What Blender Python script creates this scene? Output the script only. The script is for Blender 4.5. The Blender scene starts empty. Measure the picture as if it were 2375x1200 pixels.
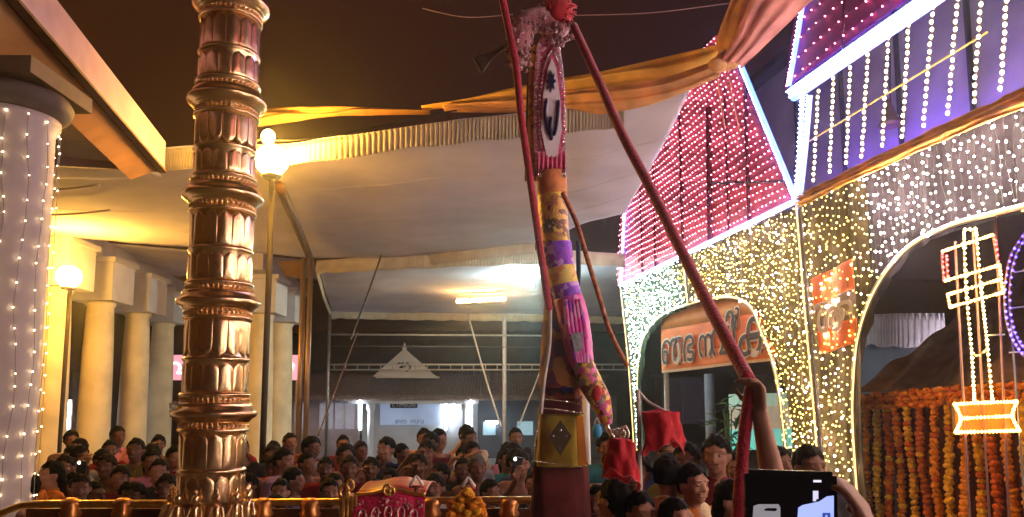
import bpy, bmesh, math, random
from mathutils import Vector, Matrix, noise
from mathutils.geometry import tessellate_polygon
random.seed(11)
S = bpy.context.scene
COL = S.collection
R = math.radians

# ------------------------------------------------------------------ camera, world, exposure
CAMZ, PITCH, FPX, CY = 1.95, R(6.5), 1800.0, 735.0
cd = bpy.data.cameras.new('camera')
cam = bpy.data.objects.new('camera', cd); COL.objects.link(cam)
cam.location = (0, 0, CAMZ); cam.rotation_euler = (R(90) + PITCH, 0, 0)
cd.sensor_width = 36; cd.lens = 36 * FPX / 2375; cd.shift_y = 135 / 2375
cd.clip_start = 0.05; cd.clip_end = 600
S.camera = cam
W = bpy.data.worlds.new('World'); S.world = W; W.use_nodes = True
wn = W.node_tree.nodes; wl = W.node_tree.links
bg = wn['Background']
sky = wn.new('ShaderNodeTexSky'); sky.sky_type = 'NISHITA'; sky.sun_disc = False
sky.sun_elevation = R(-6); sky.sun_rotation = R(200)
mixw = wn.new('ShaderNodeMix'); mixw.data_type = 'RGBA'; mixw.inputs[0].default_value = 0.97
tcw = wn.new('ShaderNodeTexCoord'); sep = wn.new('ShaderNodeSeparateXYZ'); wl.new(tcw.outputs['Generated'], sep.inputs[0])
rmp = wn.new('ShaderNodeValToRGB'); mrw = wn.new('ShaderNodeMapRange')
mrw.inputs['From Min'].default_value = -0.6; mrw.inputs['From Max'].default_value = 0.6
wl.new(sep.outputs['X'], mrw.inputs['Value']); wl.new(mrw.outputs[0], rmp.inputs[0])
rmp.color_ramp.elements[0].color = (0.42, 0.125, 0.034, 1); rmp.color_ramp.elements[1].color = (0.15, 0.060, 0.085, 1)
wl.new(rmp.outputs[0], mixw.inputs[7])                             # town glow on the night sky, warmer to the west
wl.new(sky.outputs[0], mixw.inputs[6]); wl.new(mixw.outputs[2], bg.inputs[0])
bg.inputs[1].default_value = 0.021
S.view_settings.view_transform = 'Standard'; S.view_settings.look = 'None'
S.view_settings.exposure = 2.5; S.view_settings.gamma = 1.0
S.view_settings.use_curve_mapping = False
S.render.engine = 'CYCLES'
S.cycles.use_denoising = True
S.cycles.max_bounces = 5; S.cycles.diffuse_bounces = 3; S.cycles.glossy_bounces = 3
S.cycles.transmission_bounces = 4; S.cycles.transparent_max_bounces = 8; S.cycles.volume_bounces = 0
S.cycles.sample_clamp_indirect = 4.0; S.cycles.caustics_reflective = False; S.cycles.caustics_refractive = False

# ------------------------------------------------------------------ pixel geometry (photograph 2375 x 1200)
cp, sp = math.cos(PITCH), math.sin(PITCH)
CAM = Vector((0, 0, CAMZ))
def ray(px, py):
    u = (px - 1187.5) / FPX; v = (CY - py) / FPX
    return Vector((u, cp - sp * v, sp + cp * v))
def at(px, py, Y):
    d = ray(px, py); return CAM + d * (Y / d.y)
def at_z(px, py, z):
    d = ray(px, py); return CAM + d * ((z - CAMZ) / d.z)
def proj(p):
    q = p - CAM; f = q.y * cp + q.z * sp; v = -q.y * sp + q.z * cp
    return (1187.5 + FPX * q.x / f, CY - FPX * v / f)
FA = Vector((2.35, 16.7, 0)); FT = Vector((1.9, -10.25, 0)).normalized(); FN = Vector((FT.y, -FT.x, 0))
if FN.x > 0: FN = -FN
def fp(px, py, off=0.0):
    d = ray(px, py); k = ((FA + FN * off - CAM).dot(FN)) / d.dot(FN)
    return CAM + d * k
def fuz(u, z, off=0.0): return FA + FT * u + FN * off + Vector((0, 0, z))
def uz(p): return ((p - FA).dot(FT), p.z)

# ------------------------------------------------------------------ materials
MATS = {}
def mat(name, col, rough=0.6, metal=0.0, var=0.12, scale=8.0, bump=0.0, emit=None, estr=0.0, transl=0.0, sheen=0.0, coat=0.0, spec=0.25):
    if name in MATS: return MATS[name]
    m = bpy.data.materials.new(name); m.use_nodes = True
    nt = m.node_tree; b = nt.nodes['Principled BSDF']
    b.inputs['Roughness'].default_value = rough; b.inputs['Metallic'].default_value = metal
    if not metal: b.inputs['Specular IOR Level'].default_value = spec
    if sheen: b.inputs['Sheen Weight'].default_value = sheen
    if coat: b.inputs['Coat Weight'].default_value = coat
    tc = nt.nodes.new('ShaderNodeTexCoord')
    nz = nt.nodes.new('ShaderNodeTexNoise'); nz.inputs['Scale'].default_value = scale; nz.inputs['Detail'].default_value = 5
    nt.links.new(tc.outputs['Object'], nz.inputs['Vector'])
    rp = nt.nodes.new('ShaderNodeValToRGB')
    c = Vector(col[:3])
    rp.color_ramp.elements[0].position = 0.3; rp.color_ramp.elements[1].position = 0.7
    rp.color_ramp.elements[0].color = (*(c * (1 - var)), 1); rp.color_ramp.elements[1].color = (*[min(1, x * (1 + var)) for x in c], 1)
    nt.links.new(nz.outputs['Fac'], rp.inputs['Fac']); nt.links.new(rp.outputs['Color'], b.inputs['Base Color'])
    if bump:
        bp = nt.nodes.new('ShaderNodeBump'); bp.inputs['Strength'].default_value = bump; bp.inputs['Distance'].default_value = 0.02
        n2 = nt.nodes.new('ShaderNodeTexNoise'); n2.inputs['Scale'].default_value = scale * 4; n2.inputs['Detail'].default_value = 4
        nt.links.new(tc.outputs['Object'], n2.inputs['Vector'])
        nt.links.new(n2.outputs['Fac'], bp.inputs['Height']); nt.links.new(bp.outputs['Normal'], b.inputs['Normal'])
    if emit:
        b.inputs['Emission Color'].default_value = (*emit, 1); b.inputs['Emission Strength'].default_value = estr
    if transl:
        tr = nt.nodes.new('ShaderNodeBsdfTranslucent'); nt.links.new(rp.outputs['Color'], tr.inputs['Color'])
        mx = nt.nodes.new('ShaderNodeMixShader'); mx.inputs[0].default_value = transl
        nt.links.new(b.outputs[0], mx.inputs[1]); nt.links.new(tr.outputs[0], mx.inputs[2])
        nt.links.new(mx.outputs[0], nt.nodes['Material Output'].inputs[0])
    MATS[name] = m; return m
def glow(name, col, s):
    return mat(name, (0.6, 0.6, 0.6), 0.4, emit=col, estr=s)

# ------------------------------------------------------------------ mesh helpers
class MB:
    def __init__(s): s.v = []; s.f = []; s.smooth = True
    def add(s, vs, fs):
        n = len(s.v); s.v += [tuple(x) for x in vs]; s.f += [tuple(i + n for i in f) for f in fs]; return s
    def box(s, c, size, m=None):
        x, y, z = size[0] / 2, size[1] / 2, size[2] / 2
        vs = [Vector((a * x, b * y, e * z)) for a in (-1, 1) for b in (-1, 1) for e in (-1, 1)]
        if m is not None: vs = [m @ v for v in vs]
        c = Vector(c)
        return s.add([v + c for v in vs], [(0, 1, 3, 2), (4, 6, 7, 5), (0, 4, 5, 1), (2, 3, 7, 6), (0, 2, 6, 4), (1, 5, 7, 3)])
    def bar(s, p0, p1, w, h):
        p0, p1 = Vector(p0), Vector(p1); d = (p1 - p0)
        q = d.to_track_quat('Y', 'Z').to_matrix()
        return s.box((p0 + p1) / 2, (w, d.length, h), q)
    def tube(s, pts, r, n=8, cap=True):
        pts = [Vector(p) for p in pts]; N = len(pts)
        rs = r if isinstance(r, (list, tuple)) else [r] * N
        vs = []; fs = []; prev = None
        for i, p in enumerate(pts):
            t = (pts[min(i + 1, N - 1)] - pts[max(i - 1, 0)])
            if t.length < 1e-9: t = Vector((0, 0, 1))
            t.normalize()
            if prev is None:
                a = t.cross(Vector((0, 0, 1))); a = a if a.length > 0.05 else t.cross(Vector((1, 0, 0)))
            else: a = prev - t * prev.dot(t)
            a.normalize(); prev = a; b = t.cross(a)
            for k in range(n):
                an = 2 * math.pi * k / n
                vs.append(p + (a * math.cos(an) + b * math.sin(an)) * rs[i])
        for i in range(N - 1):
            for k in range(n):
                k2 = (k + 1) % n
                fs.append((i * n + k, i * n + k2, (i + 1) * n + k2, (i + 1) * n + k))
        if cap: fs.append(tuple(range(n - 1, -1, -1))); fs.append(tuple((N - 1) * n + k for k in range(n)))
        return s.add(vs, fs)
    def lathe(s, prof, n=32, c=(0, 0, 0), fl=None):
        c = Vector(c); vs = []; fs = []
        for i, (r, z) in enumerate(prof):
            for k in range(n):
                a = 2 * math.pi * k / n
                rr = r * (fl(i, a) if fl else 1)
                vs.append(c + Vector((rr * math.cos(a), rr * math.sin(a), z)))
        for i in range(len(prof) - 1):
            for k in range(n):
                k2 = (k + 1) % n
                fs.append((i * n + k, i * n + k2, (i + 1) * n + k2, (i + 1) * n + k))
        fs.append(tuple(range(n - 1, -1, -1))); fs.append(tuple((len(prof) - 1) * n + k for k in range(n)))
        return s.add(vs, fs)
    def ell(s, c, r, nu=12, nv=8):
        c = Vector(c); r = Vector(r) if not isinstance(r, (int, float)) else Vector((r, r, r))
        vs = [c + Vector((0, 0, r.z))]
        for i in range(1, nv):
            t = math.pi * i / nv
            for k in range(nu):
                a = 2 * math.pi * k / nu
                vs.append(c + Vector((r.x * math.sin(t) * math.cos(a), r.y * math.sin(t) * math.sin(a), r.z * math.cos(t))))
        vs.append(c - Vector((0, 0, r.z))); fs = []
        for k in range(nu): fs.append((0, 1 + k, 1 + (k + 1) % nu))
        for i in range(nv - 2):
            for k in range(nu):
                a = 1 + i * nu
                fs.append((a + k, a + nu + k, a + nu + (k + 1) % nu, a + (k + 1) % nu))
        L = len(vs) - 1; a = 1 + (nv - 2) * nu
        for k in range(nu): fs.append((L, a + (k + 1) % nu, a + k))
        return s.add(vs, fs)
    def cap(s, p0, p1, r0, r1=None, n=10):
        p0, p1 = Vector(p0), Vector(p1); r1 = r0 if r1 is None else r1
        d = (p1 - p0); d = d.normalized() if d.length > 1e-6 else Vector((0, 0, 1))
        pts = []; rs = []
        for a in (85, 55, 25): pts.append(p0 - d * r0 * math.sin(R(a))); rs.append(r0 * math.cos(R(a)))
        pts.append(p0); rs.append(r0); pts.append(p1); rs.append(r1)
        for a in (25, 55, 85): pts.append(p1 + d * r1 * math.sin(R(a))); rs.append(r1 * math.cos(R(a)))
        return s.tube(pts, rs, n)
    def octa(s, p, r):
        x, y, z = p
        return s.add([(x + r, y, z), (x - r, y, z), (x, y + r, z), (x, y - r, z), (x, y, z + r), (x, y, z - r)],
                     [(0, 2, 4), (2, 1, 4), (1, 3, 4), (3, 0, 4), (2, 0, 5), (1, 2, 5), (3, 1, 5), (0, 3, 5)])
    def grid(s, fn, nu, nv, closed=False):
        vs = [fn(i / nu, j / nv) for j in range(nv + 1) for i in range(nu + 1)]
        fs = [(j * (nu + 1) + i, j * (nu + 1) + i + 1, (j + 1) * (nu + 1) + i + 1, (j + 1) * (nu + 1) + i) for j in range(nv) for i in range(nu)]
        return s.add(vs, fs)
    def sheet(s, fn, nu, nv, th, nrm):
        """a grid with a real thickness th along nrm"""
        nrm = Vector(nrm); n0 = len(s.v)
        top = [Vector(fn(i / nu, j / nv)) for j in range(nv + 1) for i in range(nu + 1)]
        s.add(top, [(j * (nu + 1) + i, j * (nu + 1) + i + 1, (j + 1) * (nu + 1) + i + 1, (j + 1) * (nu + 1) + i) for j in range(nv) for i in range(nu)])
        n1 = len(s.v)
        s.add([v + nrm * th for v in top], [(j * (nu + 1) + i, (j + 1) * (nu + 1) + i, (j + 1) * (nu + 1) + i + 1, j * (nu + 1) + i + 1) for j in range(nv) for i in range(nu)])
        W_ = nu + 1; edge = [i for i in range(W_)] + [j * W_ + nu for j in range(1, nv + 1)] + [nv * W_ + i for i in range(nu - 1, -1, -1)] + [j * W_ for j in range(nv - 1, 0, -1)]
        for a, b in zip(edge, edge[1:] + edge[:1]): s.f.append((n0 + b, n0 + a, n1 + a, n1 + b))
        return s
    def mesh(s, name, m):
        me = bpy.data.meshes.new(name); me.from_pydata(s.v, [], s.f); me.update()
        if m: me.materials.append(m)
        if s.smooth: me.polygons.foreach_set('use_smooth', [True] * len(me.polygons))
        return me
    def build(s, name, m, parent=None, smooth=None):
        if smooth is not None: s.smooth = smooth
        return link(name, s.mesh(name, m), parent)
def link(name, me, parent=None):
    o = bpy.data.objects.new(name, me); COL.objects.link(o)
    if parent is not None:
        o.parent = parent
        o.matrix_parent_inverse = parent_matrix(parent).inverted()
    return o
def parent_matrix(p):
    m = Matrix.LocRotScale(p.location, p.rotation_euler, p.scale)
    return (parent_matrix(p.parent) @ p.matrix_parent_inverse @ m) if p.parent else m
def tag(o, label=None, cat=None, group=None, kind=None):
    if label: o['label'] = label
    if cat: o['category'] = cat
    if group: o['group'] = group
    if kind: o['kind'] = kind
    return o
def thing(name, label, cat, loc=(0, 0, 0), group=None):
    o = bpy.data.objects.new(name, None); COL.objects.link(o); o.location = loc; o.empty_display_size = 0.1
    return tag(o, label, cat, group)
def stuff(o): o['kind'] = 'stuff'; return o
def inst(src, name, parent, mw):
    """copy of a part placed at world matrix mw"""
    c = src.copy(); COL.objects.link(c); c.name = name; c.parent = parent
    c.matrix_parent_inverse = parent_matrix(parent).inverted() if parent else Matrix()
    c.matrix_basis = mw; return c
def lerp(a, b, t): return a + (b - a) * t
def path(pts, n):
    """Catmull-Rom samples through pts"""
    P = [Vector(p) for p in pts]; out = []; N = len(P) - 1
    for i in range(n + 1):
        t = i / n * N; k = min(int(t), N - 1); f = t - k
        p0, p1, p2, p3 = P[max(k - 1, 0)], P[k], P[k + 1], P[min(k + 2, N)]
        out.append(0.5 * ((2 * p1) + (p2 - p0) * f + (2 * p0 - 5 * p1 + 4 * p2 - p3) * f * f + (3 * p1 - p0 - 3 * p2 + p3) * f ** 3))
    return out
def inside(poly, x, y):
    c = False; j = len(poly) - 1
    for i in range(len(poly)):
        xi, yi = poly[i]; xj, yj = poly[j]
        if (yi > y) != (yj > y) and x < (xj - xi) * (y - yi) / (yj - yi) + xi: c = not c
        j = i
    return c
def nz(x, y=0.0, z=0.0): return noise.noise(Vector((x, y, z)))
def poly_plate(pts, off, th):
    """pts: world points in the gate plane -> a bmesh plate with thickness th (back side away from the court)"""
    tri = tessellate_polygon([pts]); n = len(pts)
    mb = MB(); mb.smooth = False
    a = [p + FN * off for p in pts]; b = [p + FN * (off - th) for p in pts]
    mb.add(a + b, [tuple(t) for t in tri] + [tuple(i + n for i in reversed(t)) for t in tri] + [(i, (i + 1) % n, n + (i + 1) % n, n + i) for i in range(n)])
    return mb
def text_mesh(body, size, off=0.0, extr=0.002):
    c = bpy.data.curves.new('t', 'FONT'); c.body = body; c.size = size; c.offset = off; c.extrude = extr
    c.align_x = 'CENTER'; c.align_y = 'CENTER'; c.resolution_u = 3
    o = bpy.data.objects.new('t', c); COL.objects.link(o)
    dg = bpy.context.evaluated_depsgraph_get()
    me = bpy.data.meshes.new_from_object(o.evaluated_get(dg))
    bpy.data.objects.remove(o); bpy.data.curves.remove(c)
    return me
def put_text(name, body, size, m, mw, parent, off=0.0, extr=0.002):
    me = text_mesh(body, size, off, extr); me.materials.clear(); me.materials.append(m)
    o = link(name, me); o.parent = parent
    if parent: o.matrix_parent_inverse = parent_matrix(parent).inverted()
    o.matrix_basis = mw; return o
def frame_mat(origin, xdir, ydir):
    x = Vector(xdir).normalized(); y = Vector(ydir); y = (y - x * y.dot(x)).normalized(); z = x.cross(y)
    return Matrix(((x.x, y.x, z.x, origin[0]), (x.y, y.y, z.y, origin[1]), (x.z, y.z, z.z, origin[2]), (0, 0, 0, 1)))

# palette
M_WHITEPAINT = mat('white_paint', (0.70, 0.66, 0.58), 0.7, var=0.08, scale=3, bump=0.15)
M_CLOTH = mat('white_cloth', (0.74, 0.68, 0.76), 0.9, var=0.10, scale=1.3, bump=0.3, transl=0.25)
M_FRILL = mat('frill_cloth', (0.70, 0.62, 0.50), 0.9, var=0.12, scale=5, transl=0.3)
M_BRASS = mat('brass', (1.0, 0.67, 0.35), 0.27, 1.0, var=0.10, scale=5, bump=0.03)
M_GOLD = mat('gold_metal', (0.88, 0.56, 0.16), 0.3, 1.0, var=0.15, scale=20, bump=0.1)
M_STEEL = mat('steel', (0.40, 0.37, 0.35), 0.45, 0.8, var=0.2, scale=10)
M_DARKSTEEL = mat('dark_steel', (0.10, 0.09, 0.09), 0.5, 0.5)
M_WIRE = mat('cable', (0.03, 0.025, 0.02), 0.6)
M_GREYWIRE = mat('pale_cord', (0.45, 0.40, 0.36), 0.7)
M_ROOF = mat('clay_roof', (0.13, 0.055, 0.035), 0.8, var=0.35, scale=10, bump=0.4)
M_DARKWALL = mat('dark_wall', (0.060, 0.040, 0.034), 0.85, var=0.3, scale=2, bump=0.2)
M_WOOD = mat('dark_wood', (0.12, 0.06, 0.03), 0.55, var=0.3, scale=6, bump=0.2)
M_SODIUM = glow('sodium_glass', (1.0, 0.50, 0.07), 66)
M_FLARE = glow('flare_glow', (1.0, 0.50, 0.07), 40)
M_TUBE = glow('tube_light', (0.74, 0.88, 1.0), 7)
M_LED = glow('led_blue_white', (0.09, 0.18, 1.0), 0.9)
M_LEDC = glow('led_core', (0.40, 0.50, 1.0), 24)
M_GOLDROPE = glow('gold_rope_light', (1.0, 0.52, 0.15), 0.6)
M_B_GREEN = glow('bulb_white_green', (0.66, 1.0, 0.76), 9.0)
M_B_GOLD = glow('bulb_gold', (1.0, 0.66, 0.085), 3.0)
M_B_WARM = glow('bulb_warm_white', (1.0, 0.76, 0.68), 50)
M_B_PINK = glow('bulb_pink_white', (1.0, 0.28, 0.38), 6.5)
M_B_STRING = glow('bulb_string', (1.0, 0.80, 0.30), 5.0)
M_B_AMBER = glow('bulb_amber', (1.0, 0.45, 0.08), 3.4)
M_B_RED = glow('bulb_red', (1.0, 0.03, 0.045), 2.8)
M_B_BLUE = glow('bulb_violet', (0.06, 0.035, 1.0), 2.2)
M_B_COL = glow('bulb_column', (1.0, 0.74, 0.42), 4)

# ================================================================== SETTING
g = MB(); g.smooth = False; g.grid(lambda u, v: Vector((-55 + 110 * u, -35 + 110 * v, 0)), 2, 2)
M_GROUND = mat('stone_paving', (0.17, 0.14, 0.12), 0.7, var=0.25, scale=1.5, bump=0.3)
tag(g.build('ground', M_GROUND), kind='structure')

# --- dark tiled hall across the back
hall = thing('temple_hall', 'long dark hall with tiled roof closing the far side of the court', 'building', (0, 40, 0))
MB().box((0, 41, 3.2), (70, 3, 6.4)).build('wall', M_DARKWALL, hall, False)
rf = MB(); rf.sheet(lambda u, v: Vector((-36 + 72 * u, lerp(38.0, 43.5, v), lerp(5.6, 9.0, v) + 0.035 * math.sin(u * 700))), 240, 8, 0.15, (0, 0.5, -0.85))
rf.build('roof', M_ROOF, hall)
for i in range(9):
    x = -16 + i * 4
    w = MB().box((x, 39.46, 2.2), (1.5, 0.1, 2.2)).build('door', M_WOOD, hall, False)
    MB().box((x, 39.43, 3.42), (1.8, 0.14, 0.14)).build('frame', M_DARKSTEEL, w, False)

# --- far palms / trees behind hall are lost in the dark; left wing wall behind the columns
wing = thing('side_hall', 'dark hall wall behind the row of yellow columns', 'building', (-13, 22, 0))
MB().bar((-12.0, 12, 2.6), (-14.5, 36, 2.6), 0.4, 5.2).build('wall', M_DARKWALL, wing, False)
MB().bar((-11.9, 12, 5.3), (-14.4, 36, 5.3), 3.2, 0.2).build('roof', M_ROOF, wing, False)
for i in range(5):
    t = 0.1 + i * 0.19
    p = Vector((-11.76, 12, 1.6)).lerp(Vector((-14.26, 36, 1.6)), t)
    MB().box(p, (0.1, 1.3, 2.6)).build('door', M_WOOD, wing, False)

# --- lit porch building at the back
YB = 28.0
porch = thing('gatehouse', 'small lit gatehouse with brown roof and white front at the back of the court', 'building', at(960, 1000, YB) * Vector((1, 1, 0)).length if False else (at(960, 1000, YB).x, YB, 0))
M_PORCHW = mat('porch_wall', (0.55, 0.56, 0.60), 0.7, var=0.1, scale=2)
def rx(px): return at(px, 940, YB).x
xl, xr = rx(822), rx(1105)
MB().box(((xl + xr) / 2, YB + 1.7, 1.2), (xr - xl, 0.2, 2.4)).build('wall', M_PORCHW, porch, False)
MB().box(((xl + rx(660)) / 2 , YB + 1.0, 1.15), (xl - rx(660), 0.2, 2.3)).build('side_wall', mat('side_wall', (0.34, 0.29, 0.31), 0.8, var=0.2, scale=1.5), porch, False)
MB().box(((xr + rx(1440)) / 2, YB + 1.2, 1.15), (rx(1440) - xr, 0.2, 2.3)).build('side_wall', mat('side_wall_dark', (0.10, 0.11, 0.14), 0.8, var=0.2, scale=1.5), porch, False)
for px0, px1 in ((668, 700), (728, 760), (765, 812)):
    w = MB().box(((rx(px0) + rx(px1)) / 2, YB + 0.87, 1.55), (rx(px1) - rx(px0), 0.08, 0.95)).build('window', mat('window_glow', (0.3, 0.3, 0.35), 0.4, emit=(0.55, 0.5, 0.62), estr=0.05), porch, False)
    MB().box(((rx(px0) + rx(px1)) / 2, YB + 0.81, 1.55), (0.06, 0.06, 0.95)).build('mullion', M_WHITEPAINT, w, False)
for px0, px1 in ((1118, 1148), (1200, 1238)):
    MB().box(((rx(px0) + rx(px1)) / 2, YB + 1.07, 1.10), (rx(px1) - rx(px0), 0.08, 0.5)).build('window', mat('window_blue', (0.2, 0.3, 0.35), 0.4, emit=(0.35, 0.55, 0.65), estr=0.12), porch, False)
z_e, z_r = at(900, 924, YB).z, at(900, 872, YB + 2.2).z
rf = MB(); rf.sheet(lambda u, v: Vector((lerp(rx(640), rx(1300), u) , lerp(YB - 0.7, YB + 2.2, v), lerp(z_e, z_r + 0.15, v) + 0.02 * math.sin(u * 560))), 260, 6, 0.10, (0, 0.4, -0.9))
rf.build('roof', mat('gatehouse_roof', (0.20, 0.14, 0.12), 0.75, var=0.3, scale=8, bump=0.4), porch)
MB().box(((xl + xr) / 2, YB - 0.55, z_e - 0.12), (xr - xl + 0.2, 0.16, 0.16)).build('eave_beam', M_PORCHW, porch, False)
for px in (866, 1082):
    c = MB(); c.lathe([(0.16, 0), (0.16, 0.2), (0.11, 0.25), (0.10, z_e - 0.45), (0.15, z_e - 0.4), (0.15, z_e - 0.21)], 16, (rx(px), YB - 0.5, 0)); c.build('pillar', M_PORCHW, porch)
# gable pediment: three stacked mouldings, standing on the roof
def gable_poly(x0, x1, y0, y1, Y, steps=None):
    return [at(x0, y1, Y), at(x1, y1, Y), at((x0 + x1) / 2, y0, Y)]
gab = None
for (hx, y0, y1, dy) in ((74, 812, 874, 0.0), (58, 814, 860, -0.05), (46, 818, 853, -0.10)):
    pts = [at(938 - hx, y1, YB + 1.0 + dy), at(938 + hx, y1, YB + 1.0 + dy), at(938 + 4, y0, YB + 1.0 + dy), at(938 - 4, y0, YB + 1.0 + dy)]
    mb = MB(); mb.smooth = False
    mb.add(pts + [p + Vector((0, 0.3, 0)) for p in pts], [(0, 1, 2, 3), (7, 6, 5, 4), (0, 4, 5, 1), (1, 5, 6, 2), (2, 6, 7, 3), (3, 7, 4, 0)])
    o = mb.build('pediment' if gab is None else 'moulding', mat('pediment_white', (0.72, 0.66, 0.62), 0.7, var=0.06, scale=3), porch if gab is None else gab)
    gab = gab or o
MB().lathe([(0.05, 0), (0.09, 0.1), (0.05, 0.2), (0.01, 0.34)], 12, at(938, 815, YB + 1.0)).build('finial', M_WHITEPAINT, gab)
e = MB()
for pl in ([(918, 848), (926, 842), (934, 848), (926, 853), (938, 852)], [(934, 840), (938, 852), (944, 842), (950, 846)], [(944, 846), (952, 850), (948, 858), (942, 862)]):
    e.tube(path([at(x, y, YB + 0.85) for x, y in pl], 10), 0.028, 6)
e.build('emblem', mat('emblem_black', (0.03, 0.03, 0.04), 0.6), gab)
MB().box(((rx(862) + rx(1012)) / 2, YB + 0.95, at(938, 874, YB + 1).z - 0.03), (rx(1012) - rx(862), 0.4, 0.07)).build('cornice', M_WHITEPAINT, gab, False)
for px in (835, 1034, 1052, 1092):
    p0, p1 = at(px, 930, YB - 0.65 if px in (835, 1092) else YB + 1.4), at(px, 996 if px != 1052 else 975, YB - 0.65 if px in (835, 1092) else YB + 1.4)
    t = thing('tube_light', {835: 'vertical white tube light left of the notice board under the gatehouse eave', 1034: 'vertical tube light just right of the blue notice board', 1052: 'shorter vertical tube light, second to the right of the notice board', 1092: 'bright vertical tube light at the right corner post of the gatehouse'}[px], 'tube light', p1, 'tube lights on the gatehouse')
    MB().tube([p0, p1], 0.055 if px in (835, 1092) else 0.04, 10).build('tube', M_TUBE, t)
    MB().box((p0 + p1) / 2 + Vector((0, 0.09, 0)), (0.09, 0.05, (p0 - p1).length + 0.1)).build('batten', M_WHITEPAINT, t, False)
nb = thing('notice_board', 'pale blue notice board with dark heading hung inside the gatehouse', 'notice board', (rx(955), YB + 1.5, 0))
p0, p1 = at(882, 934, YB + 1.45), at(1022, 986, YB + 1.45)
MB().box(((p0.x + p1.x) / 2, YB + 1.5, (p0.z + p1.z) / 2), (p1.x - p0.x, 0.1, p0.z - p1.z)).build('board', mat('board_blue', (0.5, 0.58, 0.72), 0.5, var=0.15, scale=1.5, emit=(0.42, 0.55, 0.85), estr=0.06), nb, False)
h0, h1 = at(905, 934, YB + 1.4), at(968, 947, YB + 1.4)
hd = MB().box(((h0.x + h1.x) / 2, YB + 1.43, (h0.z + h1.z) / 2), (h1.x - h0.x, 0.05, h0.z - h1.z)).build('heading', mat('heading_dark', (0.04, 0.03, 0.06), 0.6), nb, False)
FACE = lambda p: frame_mat(p, (1, 0, 0), (0, 0, 1))
put_text('lettering', 'E.TIMEON', 0.20, M_WHITEPAINT, FACE(((h0.x + h1.x) / 2, YB + 1.395, (h0.z + h1.z) / 2)), hd)
put_text('lettering', 'ജന  സവ', 0.24, mat('ink_blue', (0.03, 0.05, 0.16), 0.6), FACE(at(950, 978, YB + 1.42)), nb)
tb = thing('wall_lamp', 'short white strip light on the dark wall right of the gatehouse', 'lamp', at(1141, 981, YB + 1.0))
MB().box(at(1141, 981, YB + 0.9), (0.42, 0.06, 0.07)).build('tube', M_TUBE, tb, False)
MB().box(at(1141, 977, YB + 0.98), (0.5, 0.08, 0.05)).build('batten', M_WHITEPAINT, tb, False)

# --- pink lit sign behind the columns
YS = 24.0
sg = thing('lit_sign', 'pink lit sign board with white letters behind the yellow columns', 'sign', at(540, 880, YS))
p0, p1 = at(388, 824, YS), at(690, 882, YS)
MB().box(((p0.x + p1.x) / 2, YS, (p0.z + p1.z) / 2), (p1.x - p0.x, 0.12, p0.z - p1.z)).build('panel', mat('sign_pink', (0.6, 0.25, 0.3), 0.5, emit=(1.0, 0.36, 0.44), estr=0.2), sg, False)
for bx, ch in ((412, 'വ'), (470, 'ഴി'), (540, 'പാ'), (605, 'ടു'), (669, 'ര')):
    put_text('letter', ch, 0.62, glow('sign_letter', (1, 0.9, 0.92), 0.5), FACE(at(bx, 853, YS - 0.08)), sg, 0.01)
for bx in (388, 690):
    MB().bar(at(bx, 882, YS + .02), Vector((at(bx, 882, YS).x, YS + .02, 0)), 0.08, 0.08).build('post', M_STEEL, sg, False)
wt = thing('tube_light', 'blue white tube light standing between the first and second yellow columns', 'tube light', at(158, 990, 19))
MB().tube([at(160, 935, 19), at(156, 992, 19)], 0.05, 10).build('tube', M_TUBE, wt)
MB().box(at(158, 963, 19.1), (0.16, 0.08, 0.75)).build('batten', M_WHITEPAINT, wt, False)

# --- yellow colonnade
M_COLUMN = mat('cream_column', (0.74, 0.63, 0.42), 0.65, var=0.16, scale=2.2, bump=0.2)
M_CAPITAL = mat('grey_white_capital', (0.60, 0.57, 0.57), 0.7, var=0.08, scale=3)
names = ['orange lit column nearest the left lamp, first of the colonnade', 'cream column second in the colonnade, beside the blue tube light', 'cream column third in the colonnade with broad white capital',
         'cream column fourth in the colonnade, beside the pink sign', 'yellow column just right of the brass flagpole', 'yellow column between the lamp post and the twin steel poles']
for i, (px, Y) in enumerate(((108, 14.4), (216, 16.4), (305, 18.4), (366, 20.6), (598, 18.6), (646, 20.6))):
    b = at(px, 1000, Y); x = b.x
    c = thing('column', names[i], 'column', (x, Y, 0), 'columns of the colonnade')
    sh = MB(); sh.lathe([(0.42, 0), (0.42, 0.25), (0.35, 0.30), (0.33, 0.36), (0.325, 1.4), (0.30, 3.0), (0.265, 4.02), (0.30, 4.06), (0.30, 4.12)], 32, (x, Y, 0)); sh.build('shaft', M_COLUMN, c)
    MB().box((x, Y, 4.52), (0.92, 0.92, 0.80)).build('capital', M_CAPITAL, c, False)
    MB().box((x, Y, 4.97), (1.05, 1.05, 0.10)).build('abacus', M_CAPITAL, c, False)
bm_ = thing('roof_beam', 'white concrete beam running over the left colonnade capitals', 'beam', (-9, 17, 5))
MB().bar((-8.4, 11.5, 5.25), (-9.75, 22.5, 5.25), 0.5, 0.44).build('beam', M_CAPITAL, bm_, False)
bm2 = thing('roof_beam', 'white concrete beam over the two columns right of the flagpole', 'beam', (-6, 19, 5))
MB().bar((-5.95, 17.5, 5.25), (-6.4, 22.5, 5.25), 0.5, 0.44).build('beam', M_CAPITAL, bm2, False)

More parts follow.
